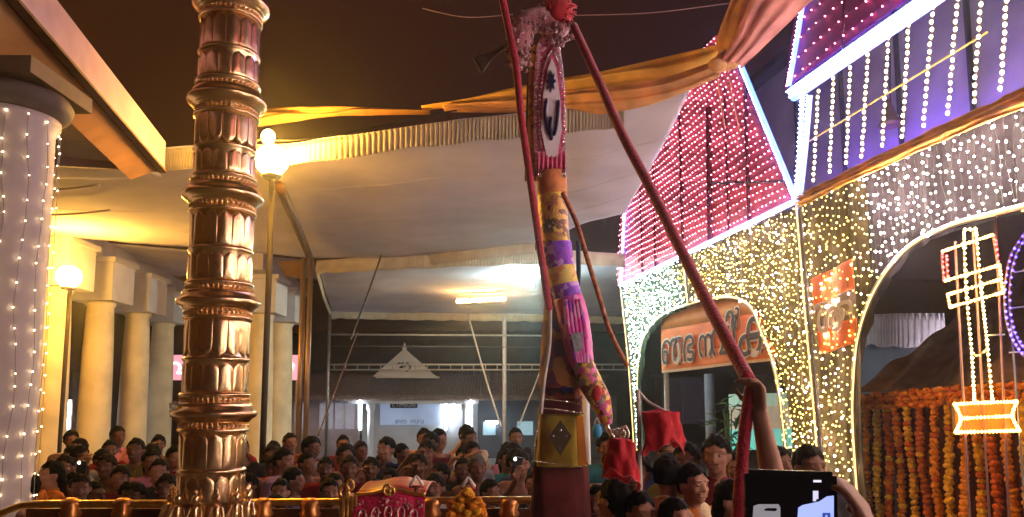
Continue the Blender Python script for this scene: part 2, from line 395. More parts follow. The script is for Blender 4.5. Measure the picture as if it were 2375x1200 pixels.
# --- canopies
def canopy(name, label, near, far, z, nu=40, nv=24, sag=0.09, dz=0.0, m=M_CLOTH):
    N = path([at_z(x, y, z) for x, y in near], nu); F = path([at_z(x, y, z + dz) for x, y in far], nu)
    t = thing(name, label, 'canopy', N[len(N) // 2])
    def fn(u, v):
        i = min(int(round(u * nu)), nu); p = N[i].lerp(F[i], v)
        s = sag * math.sin(math.pi * v) * (0.5 + 0.5 * abs(math.sin(math.pi * u * 3)))
        s += 0.035 * nz(p.x * 0.9, p.y * 0.5, 3.1) + 0.02 * nz(p.x * 2.6, p.y * 0.7, 9)
        return p - Vector((0, 0, s))
    mb = MB(); mb.sheet(fn, nu, nv, 0.012, (0, 0, 1)); mb.build('cloth', m, t)
    for k in range(1, 4):                           # sewn seams of the cloth widths
        v = k / 4
        mb = MB(); mb.tube([fn(i / nu, v) + Vector((0, 0, 0.002)) for i in range(nu + 1)], 0.006, 5); mb.build('seam', m, t)
    return t, N, F
def frill(pts, h, parent, m=M_FRILL, pleat=0.042, n=None, amp=0.02):
    L = sum((pts[i + 1] - pts[i]).length for i in range(len(pts) - 1)); n = n or int(L / pleat * 4)
    P = path(pts, n)
    def fn(u, v):
        i = min(int(round(u * n)), n); p = P[i]
        t = (P[min(i + 1, n)] - P[max(i - 1, 0)]).normalized(); s = Vector((t.y, -t.x, 0))
        w = u * L / pleat * 2 * math.pi
        hh = h * (1 + 0.04 * math.sin(u * L * 9) + 0.08 * nz(u * L * 3))
        return p + s * (amp * (0.3 + v) * math.sin(w + 0.8 * nz(u * L * 2)) ) - Vector((0, 0, hh * v - 0.01))
    mb = MB(); mb.sheet(fn, n, 4, 0.006, (0, 0.2, 0.0)); return mb.build('frill', m, parent)
Z = 5.0
t1, N1, F1 = canopy('cloth_canopy', 'big white cloth canopy nearest the camera with pleated front frill', [(-260, 350), (100, 348), (430, 346), (660, 336), (1000, 288), (1250, 262), (1450, 240), (1600, 215)],
                    [(-260, 540), (90, 548), (420, 572), (740, 598), (1000, 590), (1240, 562), (1340, 522), (1450, 492)], Z, 64, 24)
frill([at_z(x, y, Z) for x, y in ((300, 347), (430, 346), (660, 336), (1000, 288), (1250, 262), (1450, 240))], 0.26, t1)
frill([at_z(x, y, Z) for x, y in ((1000, 590), (1240, 562))], 0.22, t1)
t2, N2, F2 = canopy('cloth_canopy', 'farther white cloth canopy with pleated frills above the gatehouse', [(735, 606), (900, 597), (1240, 582), (1450, 590)], [(770, 722), (1000, 726), (1270, 730), (1470, 736)], Z, 40, 24)
frill([at_z(x, y, Z) for x, y in ((735, 606), (900, 597), (1240, 582), (1450, 590))], 0.28, t2)
frill([at_z(x, y, Z) for x, y in ((768, 722), (1000, 726), (1270, 730), (1470, 736))], 0.26, t2)
frill([at_z(x, y, Z) for x, y in ((735, 606), (742, 640), (756, 690), (768, 722))], 0.20, t2)
t3, N3, F3 = canopy('cloth_canopy', 'white cloth canopy over the colonnade behind the flagpole', [(-260, 546), (90, 554), (420, 580), (728, 606)], [(-260, 632), (90, 634), (420, 640), (735, 645)], Z + 0.5, 30, 16)
t0, N0, F0 = canopy('cloth_canopy', 'small warm lit cloth canopy tucked under the left eave', [(-300, 150), (-100, 152), (120, 155)], [(-300, 424), (90, 416), (375, 410)], 4.78, 24, 20)
for pts in ([(95, 443), (160, 438), (230, 430)], [(95, 500), (180, 496), (255, 488)]):
    tw = MB(); P = path([at_z(x, y, Z - .25) for x, y in pts], 10); tw.tube(P, 0.016, 6)
    tag(tw.build('canopy_rope', M_GREYWIRE), 'pale rope under the canopy ' + ('above the other, right of the lit column' if pts[0][1] < 460 else 'below the other, right of the lit column'), 'rope', 'ropes under the left canopy')
# bamboo rafter along the canopy
tag(MB().tube(path([at_z(648, 432, Z - 0.2), at_z(680, 505, Z - 0.2), at_z(720, 602, Z - 0.2)], 8), 0.07, 10).build('bamboo_rafter', M_WOOD), 'dark bamboo rafter running under the canopy behind the lamp post', 'rafter')
for (a, b, lab) in (((1160, 652), (1236, 660), 'cool white tube light under the far canopy by the effigy'), ((1060, 700), (1172, 694), 'orange strip light glowing on the far canopy above the centre post')):
    cool = 'cool' in lab
    t = thing('canopy_light', lab, 'lamp', at_z(a[0], a[1], Z - .3), 'lights under the far canopy')
    pa, pb = at_z(*a, Z - 0.30), at_z(*b, Z - 0.30)
    if cool: pa = pb + (pa - pb) * 0.5
    MB().tube([pa, pb], 0.05 if cool else 0.035, 8).build('tube', glow('canopy_tube_cool', (0.66, 1.0, 0.95), 190) if cool else glow('canopy_tube_orange', (1.0, 0.55, 0.16), 50), t)
    MB().bar(pa + Vector((0, 0, 0.07)), pb + Vector((0, 0, 0.07)), 0.10, 0.04).build('batten', M_WHITEPAINT, t, False)

# --- posts, pipes, ropes under the canopies
def pole(px, y0, y1, Y, r, lab, m=M_STEEL, name='steel_post'):
    a = at(px, y0, Y); o = thing(name, lab, 'post', (a.x, Y, 0))
    MB().tube([a, Vector((a.x, Y, 0))], r, 12).build('shaft', m, o)
    MB().box((a.x, Y, 0.01), (r * 5, r * 5, 0.02)).build('base_plate', m, o, False)
    return o
pole(705, 600, 1010, 14.5, 0.055, 'left one of the twin steel poles at the far canopy corner', mat('brown_steel', (0.25, 0.16, 0.10), 0.4, 0.6))
pole(721, 600, 1010, 14.5, 0.05, 'right one of the twin steel poles at the far canopy corner', mat('brown_steel', (0.25, 0.16, 0.10), 0.4, 0.6))
pole(765, 728, 1000, 24.5, 0.05, 'thin pale post under the left corner of the far canopy')
pole(1170, 735, 1000, 24.5, 0.065, 'white centre post under the far canopy with cross bars', mat('pale_post', (0.60, 0.56, 0.55), 0.6))
br = MB(); br.smooth = False
pts = [at(645, 606, 14.6), at(702, 604, 14.6), at(702, 645, 14.6), at(660, 640, 14.6)]
br.add(pts + [p + Vector((0, 0.25, 0)) for p in pts], [(3, 2, 1, 0), (4, 5, 6, 7), (0, 1, 5, 4), (1, 2, 6, 5), (2, 3, 7, 6), (3, 0, 4, 7)])
tag(br.build('pole_bracket', M_WOOD), 'brown wooden bracket beside the tops of the twin poles', 'bracket')
tr = thing('pipe_truss', 'long thin ladder truss of pipes across the court below the far canopy', 'truss', at(1000, 850, 24.5))
for y, r in ((846, 0.03), (858, 0.025)):
    MB().tube([at(765, y, 24.55), at(1470, y, 24.55)], r, 6).build('pipe', M_GREYWIRE, tr)
for k in range(26):
    px = 775 + k * 27
    MB().tube([at(px, 846, 24.55), at(px, 858, 24.55)], 0.018, 5).build('rung', M_GREYWIRE, tr)
MB().tube([at(765, 776, 24.5), at(1275, 779, 24.5)], 0.03, 6)
tag(MB().tube([at(765, 776, 24.45), at(1275, 779, 24.45)], 0.03, 6).build('cross_pipe', M_GREYWIRE), 'upper plain cross pipe under the far canopy', 'pipe')
tag(MB().tube([at(765, 803, 24.45), at(1275, 806, 24.45)], 0.016, 6).build('cross_pipe', mat('dull_pipe', (0.16, 0.14, 0.12), .6)), 'thin dull cross pipe just above the ladder truss', 'pipe')
def rope(pts, Y0, Y1, r, lab, m, n=24, name='rope', cat='rope', group=None):
    P = []
    for i, (x, y) in enumerate(pts): P.append(at(x, y, lerp(Y0, Y1, i / (len(pts) - 1))))
    return tag(MB().tube(path(P, n), r, 8).build(name, m), lab, cat, group)
rope([(886, 588), (850, 690), (812, 790)], 15.6, 12, 0.018, 'dark guy rope slanting down left from the far canopy frill', M_WIRE)
rope([(830, 770), (780, 900), (738, 1010)], 13, 9.5, 0.011, 'brown guy rope slanting down to the crowd left of the gatehouse', mat('brown_rope', (.10, .06, .04), .8))
rope([(1085, 728), (1120, 855), (1162, 990)], 24.2, 22, 0.026, 'pale diagonal stay rope left of the white centre post', M_GREYWIRE)
rope([(1256, 855), (1230, 920), (1205, 985)], 24.2, 23, 0.024, 'pale diagonal stay rope right of the white centre post', M_GREYWIRE)
rope([(1340, 36), (1510, 30), (1690, 8)], 9, 8, 0.006, 'faint overhead wire above the orange swag', mat('sky_wire', (.3, .2, .2), .5))
rope([(980, 20), (1080, 40), (1190, 34)], 9, 9, 0.006, 'faint overhead wire left of the pink crown', mat('sky_wire', (.3, .2, .2), .5))
rope([(560, 322), (700, 324), (850, 300), (1010, 265), (1060, 256)], 8.3, 8.3, 0.010, 'black lamp cable strung along the near canopy frill', M_WIRE)
rope([(80, 140), (130, 195), (163, 243), (145, 264), (200, 290), (262, 315), (335, 325)], 5.4, 8.2, 0.010, 'loose black cable hanging from the left eave', M_WIRE, 40)

# --- sodium lamps
def lamp(px, py, Y, r, lab, small=None):
    c = at(px, py, Y); o = thing('lamp_post', lab, 'lamp', (c.x, Y, 0), 'sodium lamps')
    MB().tube([c + Vector((0, .05, -r * 0.9)), Vector((c.x, Y + .05, 0))], 0.034, 12).build('pole', mat('lamp_pole', (0.07, 0.055, 0.045), 0.6), o)
    gl = MB(); gl.ell(c, (r, r, r * 0.92), 20, 14); gl.build('globe', M_SODIUM, o)
    MB().lathe([(r * 0.5, -r * 1.12), (r * 0.62, -r * 0.95), (r * 0.4, -r * 0.86)], 16, c).build('collar', M_DARKSTEEL, o)
    if small:
        s = at(*small, Y); k = MB(); k.ell(s, (0.075, 0.075, 0.085), 16, 10); k.build('flare_globe', M_FLARE, o)  # extra glowing globe standing in for the flare above the lamp
        MB().tube([c + Vector((0, 0, r * 0.85)), s - Vector((0, 0, 0.10))], 0.03, 8).build('stem', M_DARKSTEEL, o)
    return o
lamp(630, 372, 8.4, 0.185, 'blazing yellow globe lamp on a thin post right of the flagpole', (622, 318))
lamp(160, 642, 13.0, 0.20, 'yellow globe lamp on a thin post before the left colonnade')

# --- left building: eave, portico column with string lights
eave = thing('temple_eave', 'pink and orange roof eave crossing the upper left corner', 'roof', at_z(375, 395, 4.6))
E1 = at_z(375, 397, 4.62); dE = Vector((-0.186, 1, 0)).normalized(); E0 = E1 - dE * 7.2
side = Vector((-dE.y, dE.x, 0))                                   # towards the building (left)
M_FASCIA = mat('fascia_pink_cast', (0.44, 0.30, 0.40), 0.6, var=0.12, scale=4, bump=0.1)  # pink of the panel light mixed into the fascia colour
M_SOFFIT = mat('soffit_orange', (0.42, 0.22, 0.10), 0.65, var=0.15, scale=4)
MB().bar(E0 + Vector((0, 0, 0.17)), E1 + Vector((0, 0, 0.17)), 0.06, 0.34).build('fascia', M_FASCIA, eave, False)
MB().bar(E0 + Vector((0.02, 0, -0.012)), E1 + Vector((0.02, 0, -0.012)), 0.075, 0.024).build('drip_strip', M_WOOD, eave, False)
so_ = MB(); so_.smooth = False; so_.sheet(lambda u, v: E0.lerp(E1 - dE * .02, u) + side * (0.05 + .27 * v) + Vector((0, 0, 0.0 - 0.13 * v)), 6, 1, 0.03, (0, 0, 1)); so_.build('soffit', M_SOFFIT, eave, False)
for k in range(16):
    p = E0.lerp(E1, (k + 0.5) / 16)
    MB().bar(p + side * 0.42 + Vector((0, 0, 0.13)), p + side * 2.6 + Vector((0, 0, 1.0)), 0.09, 0.12).build('rafter', M_WOOD, eave, False)
def rt(u, v):
    p = E0.lerp(E1, u); return p + side * 0.06 + side * 3.4 * v + Vector((0, 0, 0.345 + 1.45 * v + 0.022 * math.sin(u * 190)))
mb = MB(); mb.sheet(rt, 130, 6, 0.05, (0, 0, 1)); mb.build('roof', M_ROOF, eave)
MB().bar(E1 + side * 0.0 + Vector((0, 0.035, 0.17)), E1 + side * 2.6 + Vector((0, 0.035, 0.17)), 0.06, 0.34).build('end_fascia', M_FASCIA, eave, False)

CX = at(-14, 700, 5.6).x; CYY = 5.6
pc = thing('portico_column', 'thick white column wrapped in warm fairy lights at the left edge', 'column', (CX, CYY, 0))
zt = at(60, 252, 5.4).z
sh = MB(); sh.lathe([(0.46, 0), (0.46, 0.3), (0.36, 0.36), (0.335, 0.5), (0.325, 2.2), (0.315, zt - 0.1), (0.35, zt - 0.04), (0.35, zt)], 48, (CX, CYY, 0))
sh.build('shaft', mat('portico_white', (0.70, 0.60, 0.53), 0.6, var=0.07, scale=3, bump=0.15), pc)
cpn = MB(); cpn.lathe([(0.34, zt), (0.41, zt + 0.05), (0.43, zt + 0.12), (0.40, zt + 0.17)], 40, (CX, CYY, 0)); cpn.build('capital', mat('capital_dark', (0.16, 0.12, 0.09), 0.7), pc)
MB().box((CX, CYY, zt + 0.25), (0.80, 0.80, 0.12)).build('abacus', mat('capital_tan', (0.20, 0.14, 0.09), 0.7), pc, False)
MB().bar((CX + .30, CYY - 4, zt + 0.46), (CX - .25, CYY - 0.5, zt + 0.46), 0.40, 0.25).build('lintel', mat('capital_tan', (0.20, 0.14, 0.09), 0.7), pc, False)
bl = MB(); wr = MB()
for k in range(10):
    a = R(-150 + k * 23 + random.uniform(-2, 2)); pts = []
    for j in range(32):
        z = zt - 0.03 - j * 0.15 - random.uniform(0, 0.08)
        if z < 0.4: break
        a2 = a + 0.06 * math.sin(j * 0.7 + k) + random.uniform(-0.025, 0.025)
        rr = 0.338 + 0.012
        p = Vector((CX + rr * math.cos(a2), CYY + rr * math.sin(a2), z)); pts.append(p); bl.octa(p, random.uniform(0.0055, 0.009))
    wr.tube(pts, 0.003, 4)
stuff(bl.build('bulb_net', M_B_COL, pc)); stuff(wr.build('light_wire', M_GREYWIRE, pc))

# ================================================================== LIGHT GATE (right)
gate = thing('light_gate', 'tall double arched gate curtained with fairy lights on the right', 'gate', fuz(5, 0))
UC = 10.85                                             # middle of the big arch: the gate is symmetric about it
HALF = [(1440, 662), (1458, 830), (1470, 1000), (1476, 1150), (1492, 1150), (1482, 1000), (1478, 880), (1490, 790), (1530, 735), (1600, 705), (1690, 690), (1740, 712), (1765, 770), (1795, 850),
        (1815, 980), (1850, 1330), (2005, 1330), (1985, 1130), (1978, 1000), (1978, 900), (1990, 780), (2030, 670), (2100, 580), (2200, 525), (2375, 478)]
HUZ = [uz(fp(x, y)) for x, y in HALF]
REG = HUZ + [(UC, 3.62)] + [(2 * UC - a, b) for a, b in reversed(HUZ)]
def mirror(P): return [p + FT * 2 * (UC - (p - FA).dot(FT)) for p in P]
# backing cloth, cut into bays by colour, with folds
bm = bmesh.new()
vs = [bm.verts.new((a, b, 0)) for a, b in REG]
for t in tessellate_polygon([[Vector((a, b, 0)) for a, b in REG]]): bm.faces.new([vs[i] for i in t])
for k in range(1, 128):
    geom = bm.verts[:] + bm.edges[:] + bm.faces[:]
    bmesh.ops.bisect_plane(bm, geom=geom, plane_co=(k * 0.17, 0, 0), plane_no=(1, 0, 0))
for k in range(1, 22):
    geom = bm.verts[:] + bm.edges[:] + bm.faces[:]
    bmesh.ops.bisect_plane(bm, geom=geom, plane_co=(0, k * 0.3, 0), plane_no=(0, 1, 0))
bays = {0: MB(), 1: MB(), 2: MB()}
def bay(u): return 0 if u < 3.6 else (1 if u < 8.35 else 2)
for f in bm.faces:
    c = f.calc_center_median()
    vs_ = [fuz(v.co.x, v.co.y, -0.10 + 0.03 * math.sin(v.co.x * 21) + 0.02 * nz(v.co.x * 2, v.co.y)) for v in f.verts]
    mb = bays[bay(c.x)]; n = len(vs_)
    mb.add(vs_ + [v - FN * 0.01 for v in vs_], [tuple(range(n)), tuple(range(2 * n - 1, n - 1, -1))])
bm.free()
bays[0].build('backing_cloth', mat('cloth_dark_green', (0.020, 0.030, 0.020), 0.9, var=0.4, scale=3), gate)
bays[1].build('backing_cloth', mat('cloth_gold', (0.060, 0.042, 0.012), 0.85, var=0.5, scale=2.2), gate)
bays[2].build('backing_cloth', mat('cloth_plum', (0.016, 0.011, 0.015), 0.9, var=0.4, scale=2), gate)
# fairy-light net
nets = {0: MB(), 1: MB(), 2: MB(), 3: MB()}; wires = MB()
u = 0.03; rnd = random.Random(5)
while u < 2 * UC:
    du = 0.066 if u < 7.4 else 0.086
    z = 0.05; run = []; ph = rnd.uniform(0, 0.08)
    z += ph
    while z < 5.4:
        uu = u + rnd.uniform(-0.028, 0.028); zz = z + rnd.uniform(-0.03, 0.03)
        p = fuz(uu, zz, rnd.uniform(-0.01, 0.03))
        if inside(REG, uu, zz):
            s = uu + 0.7 * nz(uu * .8, zz * .8, 2)
            b = 0 if s < 3.4 else (1 if s < 8.4 + (1.4 if zz < 3.0 else 0) else 2)
            if b == 1 and rnd.random() < 0.13: b = 2
            if b == 0 and rnd.random() < 0.1: b = 1
            rr = rnd.choice((0.0085, 0.010, 0.011, 0.0135)) * (1.0 if b else 1.05)
            if rnd.random() > 0.1: nets[b].octa(p, rr)
            run.append(p)
        else:
            if len(run) > 2: wires.tube(run[::2] + run[-1:], 0.0025, 3, False)
            run = []
        z += 0.078 if u < 7.4 else 0.092
    if len(run) > 2: wires.tube(run[::2] + run[-1:], 0.0025, 3, False)
    u += du
for k, m in ((0, M_B_GREEN), (1, M_B_GOLD), (2, M_B_WARM)): stuff(nets[k].build('bulb_net', m, gate))
stuff(wires.build('light_wire', mat('green_wire', (0.05, 0.06, 0.03), 0.6), gate))
# frame pipes and rope lights on the outlines
def fpath(px, n=30, off=0.04): return path([fp(x, y, off) for x, y in px], n)
for px in ([(1482, 1000), (1478, 880), (1490, 790), (1530, 735), (1600, 705), (1690, 690), (1740, 712), (1765, 770), (1795, 850), (1815, 980), (1850, 1320)],
           [(1990, 1180), (1978, 1000), (1978, 900), (1990, 780), (2030, 670), (2100, 580), (2200, 525), (2375, 478), (2520, 446)]):
    for mf in (list, mirror):
        MB().tube(mf(fpath(px, 60, -0.03)), 0.028, 8).build('arch_pipe', M_STEEL, gate)
        MB().tube(mf(fpath(px, 60, 0.03)), 0.006 if px[0][0] < 1600 else 0.009, 6).build('rope_light', M_GOLDROPE, gate)
for px in ([(1850, 478), (1868, 700), (1893, 980), (1905, 1150), (1918, 1310)], [(1588, 600), (1590, 640), (1597, 705)], [(1440, 662), (1458, 830), (1470, 1000), (1476, 1140)]):
    for mf in (list, mirror):
        P = mf(fpath(px, 24, 0.03))
        MB().tube([p + FT * 0.05 for p in P], 0.028, 8).build('post', M_DARKSTEEL, gate)
        MB().tube([p + FN * 0.02 for p in P], 0.010, 6).build('rope_light', M_GOLDROPE, gate)
# cloth valance along the top edge (orange/gold)
def valance(px_top, px_bot, m, name, off, n=90, folds=3, amp=0.05, parent=gate):
    T = fpath(px_top, n, off); B = fpath(px_bot, n, off)
    E = [fuz(12 + k * (2 * UC - 5.7 - 12) / 8, 0, off) for k in range(9)]
    T = path(T + [Vector((e.x, e.y, T[-1].z)) for e in E], n); B = path(B + [Vector((e.x, e.y, B[-1].z)) for e in E], n)
    def fn(u, v):
        i = min(int(round(u * n)), n); p = T[i].lerp(B[i], v)
        return p + FN * (amp * math.sin(v * folds * 2 * math.pi + 1.5 * nz(u * 6, v * 2)) + 0.03 * nz(u * 20, v * 3))
    mb = MB(); mb.sheet(fn, n, 18, 0.008, -FN); return mb.build(name, m, parent)
valance([(1850, 455), (2100, 332), (2375, 205)], [(1850, 480), (2100, 362), (2375, 248)], mat('valance_orange', (0.74, 0.40, 0.07), 0.75, var=0.3, scale=5, transl=.2), 'valance', 0.10)

# --- lattice light panels (gable shaped roofs over the gate)
def light_panel(parent, px, off, rows, step, m, bulb_m, rnd, post_px, mf=None):
    P = [fp(x, y) for x, y in px] if mf is None else mf([fp(x, y) for x, y in px])
    poly_plate(P, off, 0.03).build('panel', m, parent)
    U = [uz(p) for p in P]; zmin, zmax = min(z for _, z in U), max(z for _, z in U)
    umin, umax = min(a for a, _ in U), max(a for a, _ in U)
    bl = MB(); wr = MB(); z = zmin + rows * 0.6; k = 0
    while z < zmax:
        uu = umin + (k % 2) * step / 2; run = []
        while uu < umax:
            sag = 0.015 * math.sin(uu * 3.1 + k)
            if inside(U, uu, z):
                p = fuz(uu + rnd.uniform(-.012, .012), z + sag + rnd.uniform(-.008, .008), off + 0.03); run.append(p)
                bl.octa(p, rnd.uniform(0.0085, 0.012))
            uu += step
        if len(run) > 1: wr.tube(run[::3] + run[-1:], 0.004, 3, False)
        z += rows; k += 1
    stuff(bl.build('bulb_net', bulb_m, parent)); stuff(wr.build('light_wire', mat('red_wire', (0.25, 0.02, 0.04), .6), parent))
    for (x0, y0, x1, y1, r) in (post_px if mf is None else []):
        MB().tube([fp(x0, y0, off + 0.012), fp(x1, y1, off + 0.012)], r, 8).build('batten', mat('batten_red', (0.16, 0.015, 0.03), 0.6), parent)
def led(parent, px, off, r=0.02, core=True):
    P = fpath(px, max(12, 8 * len(px)), off)
    MB().bar if False else None
    MB().tube(P, r * 1.9, 6).build('led_channel', M_LED, parent)
    if core:
        bl = MB(); N = int(sum((P[i + 1] - P[i]).length for i in range(len(P) - 1)) / 0.05); Q = path(P, N)
        for q in Q: bl.octa(q + FN * r * 1.9, 0.010)
        stuff(bl.build('led_row', M_LEDC, parent))
M_PANEL = mat('panel_red', (0.52, 0.11, 0.17), 0.55, var=0.25, scale=3)
M_PANEL2 = mat('panel_crimson', (0.34, 0.03, 0.12), 0.55, var=0.25, scale=3)
gp = thing('light_roof', 'red roof shaped light panel with blue white borders over the small arch', 'light panel', fp(1640, 560))
PX1 = [(1440, 660), (1848, 462), (1720, 155), (1672, 82), (1530, 238), (1450, 302), (1455, 376)]
light_panel(gp, PX1, 0.08, 0.118, 0.118, M_PANEL, M_B_PINK, random.Random(3),
            [(1645, 250, 1648, 560, 0.055), (1575, 215, 1585, 592, 0.03), (1728, 180, 1738, 515, 0.03), (1512, 255, 1520, 622, 0.02), (1680, 205, 1690, 540, 0.018), (1480, 280, 1490, 636, 0.018)])
MB().tube(fpath([(1640, 425), (1720, 424), (1830, 420)], 6, 0.10), 0.02, 6).build('batten', M_DARKSTEEL, gp)
for px in ([(1440, 662), (1850, 464)], [(1845, 460), (1720, 155)], [(1720, 155), (1672, 82)], [(1530, 238), (1450, 302)]): led(gp, [px[0], ((px[0][0] + px[1][0]) / 2, (px[0][1] + px[1][1]) / 2), px[1]], 0.12)
led(gp, [(1450, 302), (1447, 376)], 0.12, 0.016); led(gp, [(1455, 376), (1448, 520), (1441, 660)], 0.12, 0.014)
gp3 = thing('light_roof', 'red roof shaped light panel over the near small arch, beside the camera', 'light panel', mirror([fp(1640, 560)])[0])
light_panel(gp3, PX1, 0.08, 0.118, 0.13, M_PANEL, M_B_PINK, random.Random(3), [], mirror)
gp2 = thing('light_roof', 'crimson light panel with blue white edge at the upper right corner', 'light panel', fp(1990, 120))
PX2 = [(1830, 208), (2150, -22), (2700, -420), (2700, -900), (1895, -220), (1862, 10)]
light_panel(gp2, PX2, 0.08, 0.205, 0.17, M_PANEL2, M_B_PINK, random.Random(4), [(1960, -100, 1955, 110, .02)])
led(gp2, [(1895, -220), (1862, 10), (1830, 200)], 0.12, 0.017)
led(gp2, [(1832, 214), (1990, 102), (2150, -10), (2700, -405)], 0.14, 0.024); led(gp2, [(1840, 226), (1990, 122), (2150, 14), (2700, -370)], 0.10, 0.03)
cpst = thing('light_post', 'blue white double lit corner post between the two light roofs', 'light post', fp(1852, 450))
led(cpst, [(1862, 215), (1856, 330), (1848, 450)], 0.16, 0.016); led(cpst, [(1878, 222), (1868, 340), (1856, 452)], 0.13, 0.02)
MB().tube(fpath([(1856, 205), (1850, 330), (1842, 455)], 6, 0.04), 0.03, 8).build('shaft', M_DARKSTEEL, cpst)

# --- hanging bulb strings, each bulb a part
bulb_me = MB().ell((0, 0, 0), (0.016, 0.016, 0.020), 8, 6).mesh('bulb', M_B_STRING)
cordm = mat('string_cord', (0.2, 0.17, 0.1), .6)
ordn = ['first', 'second', 'third', 'fourth', 'fifth', 'sixth', 'seventh', 'eighth', 'ninth', 'tenth', 'eleventh', 'twelfth', 'thirteenth']
STR = [(1900, 205, 1888, 425), (1935, 175, 1925, 405), (1974, 150, 1964, 385), (2015, 120, 2000, 370), (2062, 80, 2048, 345), (2110, 50, 2094, 325), (2167, 8, 2143, 300), (2225, -30, 2200, 272), (2282, -75, 2260, 245), (2345, -120, 2322, 215)]
for i, (x0, y0, x1, y1) in enumerate(STR):
    o = thing('bulb_string', '%s hanging string of warm bulbs counted from the lit corner post' % ordn[i], 'light string', fp(x0, y0), 'hanging bulb strings above the valance')
    a, b = fp(x0, y0, 0.14), fp(x1, y1, 0.14); L = (a - b).length; n = int(L / 0.066)
    MB().tube([a, b], 0.004, 5).build('cord', cordm, o)
    for k in range(n):
        p = a.lerp(b, (k + 0.5) / n) + Vector((random.uniform(-.006, .006), 0, 0)) + FN * 0.01
        q = bpy.data.objects.new('bulb', bulb_me); COL.objects.link(q); q.parent = o
        q.matrix_parent_inverse = parent_matrix(o).inverted(); q.location = p
tag(MB().tube(path([fp(1865, 335, 0.05), fp(2070, 210, 0.05), fp(2290, 75, 0.05)], 12), 0.010, 6).build('yellow_cord', mat('yellow_cord', (0.70, 0.45, 0.12), .6)), 'straight yellow cord slanting behind the hanging bulb strings', 'cord')

# --- plastered upper wall behind the strings with a violet spotlight
bw = thing('inner_wall', 'grey plaster upper wall behind the hanging bulb strings', 'wall', fuz(8, 4.3, -2.6))
M_INNER = mat('grey_plaster', (0.42, 0.36, 0.37), 0.8, var=0.25, scale=1.2, bump=0.2)
ztop = fp(1785, 196, -1.7).z
a, b = fuz(2.6, 0, -1.7), fuz(15, 0, -1.7)
MB().bar(a + Vector((0, 0, (4.1 + ztop) / 2)), b + Vector((0, 0, (4.1 + ztop) / 2)), 0.2, ztop - 4.1).build('wall', M_INNER, bw, False)
for k in range(8):
    uu = 4.6 + k * 1.25
    MB().bar(fuz(uu, 4.1, -1.57), fuz(uu, ztop, -1.57), 0.05, 0.05).build('batten', M_DARKSTEEL, bw, False)
MB().bar(fuz(2.6, 4.9, -1.56), fuz(15, 4.9, -1.56), 0.06, 0.06).build('rail', M_DARKSTEEL, bw, False)
MB().bar(fuz(2.6, 4.16, -.95), fuz(15, 4.16, -.95), 1.4, 0.14).build('light_shield', M_DARKWALL, bw, False)  # unseen slab added to keep the violet light off the tarpaulin
MB().bar(fuz(2.6, ztop + .06, -1.6), fuz(15, ztop + .06, -1.6), 0.5, 0.12).build('coping', M_DARKWALL, bw, False)
sl = thing('violet_spotlight', 'violet spotlight fixed to the grey wall behind the bulb strings', 'spotlight', fuz(8.2, 5.2, -2.2))
for (px, py) in ((2060, 415), (2200, 345), (1990, 440)):
    c = fp(px, py, -1.2)
    MB().lathe([(0.05, 0), (0.09, 0.05), (0.09, 0.16), (0.04, 0.2)], 14, c).build('housing', M_DARKSTEEL, sl)
    MB().ell(c + Vector((0, 0, -0.01)) + FN * 0.02, (0.10, 0.10, 0.05), 12, 8).build('lens', glow('violet_lens', (0.16, 0.05, 1.0), 90), sl)
bl_ = thing('bell_lamp', 'small dark bell shaped lamp hanging behind the fifth bulb string', 'lamp', fp(2065, 275, -1.3))
MB().lathe([(0.16, 0), (0.13, 0.06), (0.07, 0.18), (0.03, 0.3), (0.03, 0.36)], 16, fp(2065, 292, -1.3)).build('shade', mat('bell_bronze', (0.3, 0.22, 0.1), .5, .6), bl_)
MB().tube([fp(2065, 250, -1.3), fp(2064, 120, -1.3)], 0.008, 6).build('cord', M_WIRE, bl_)

# --- orange banners
M_BAN = mat('banner_orange', (0.88, 0.23, 0.08), 0.7, var=0.15, scale=2)
M_BANTOP = mat('banner_ochre', (0.66, 0.28, 0.07), 0.7, var=0.2, scale=2)
M_INK = mat('banner_ink', (0.07, 0.05, 0.06), 0.7); M_WHT = mat('banner_white', (0.75, 0.68, 0.66), 0.7)
def banner(px, off, label, strips):
    P = [fp(x, y, off) for x, y in px]               # tl tr br bl
    o = thing('banner', label, 'banner', P[3])
    def fn(v0, v1, dd):
        def f(u, v):
            vv = lerp(v0, v1, v); p = (P[0].lerp(P[1], u)).lerp(P[3].lerp(P[2], u), vv)
            return p + FN * (0.02 * math.sin(u * 9 + vv * 2) + dd)
        return f
    for (v0, v1, m) in strips:
        mb = MB(); mb.sheet(fn(v0, v1, 0), 30, 6, 0.008, -FN); mb.build('cloth_band', m, o)
    return o, P
b1, BP = banner([(1533, 668), (1805, 600), (1797, 836), (1537, 866)], -0.20, 'orange banner with dark local script hung inside the small arch',
                [(0, 0.50, M_BANTOP), (0.50, 0.80, M_BAN), (0.80, 0.97, mat('banner_deep', (0.88, 0.27, 0.07), .7, var=.15, scale=2)), (0.97, 1.0, mat('banner_hem', (0.66, 0.45, 0.30), .7))])
for ch, x, y, sz in (('ഞ', 1560, 812, 0.80), ('ഭ', 1596, 806, 0.80), ('ന', 1636, 800, 0.66), ('വി', 1676, 788, 0.80), ('ർ', 1706, 748, 0.46), ('ക', 1748, 776, 0.98)):
    for (m, of, d) in ((M_WHT, 0.026, -0.162), (M_INK, 0.0, -0.152)):
        p = fp(x, y, d); put_text('letter', ch, sz, m, frame_mat(p, FT, (0, 0, 1)), b1, of, 0.003)
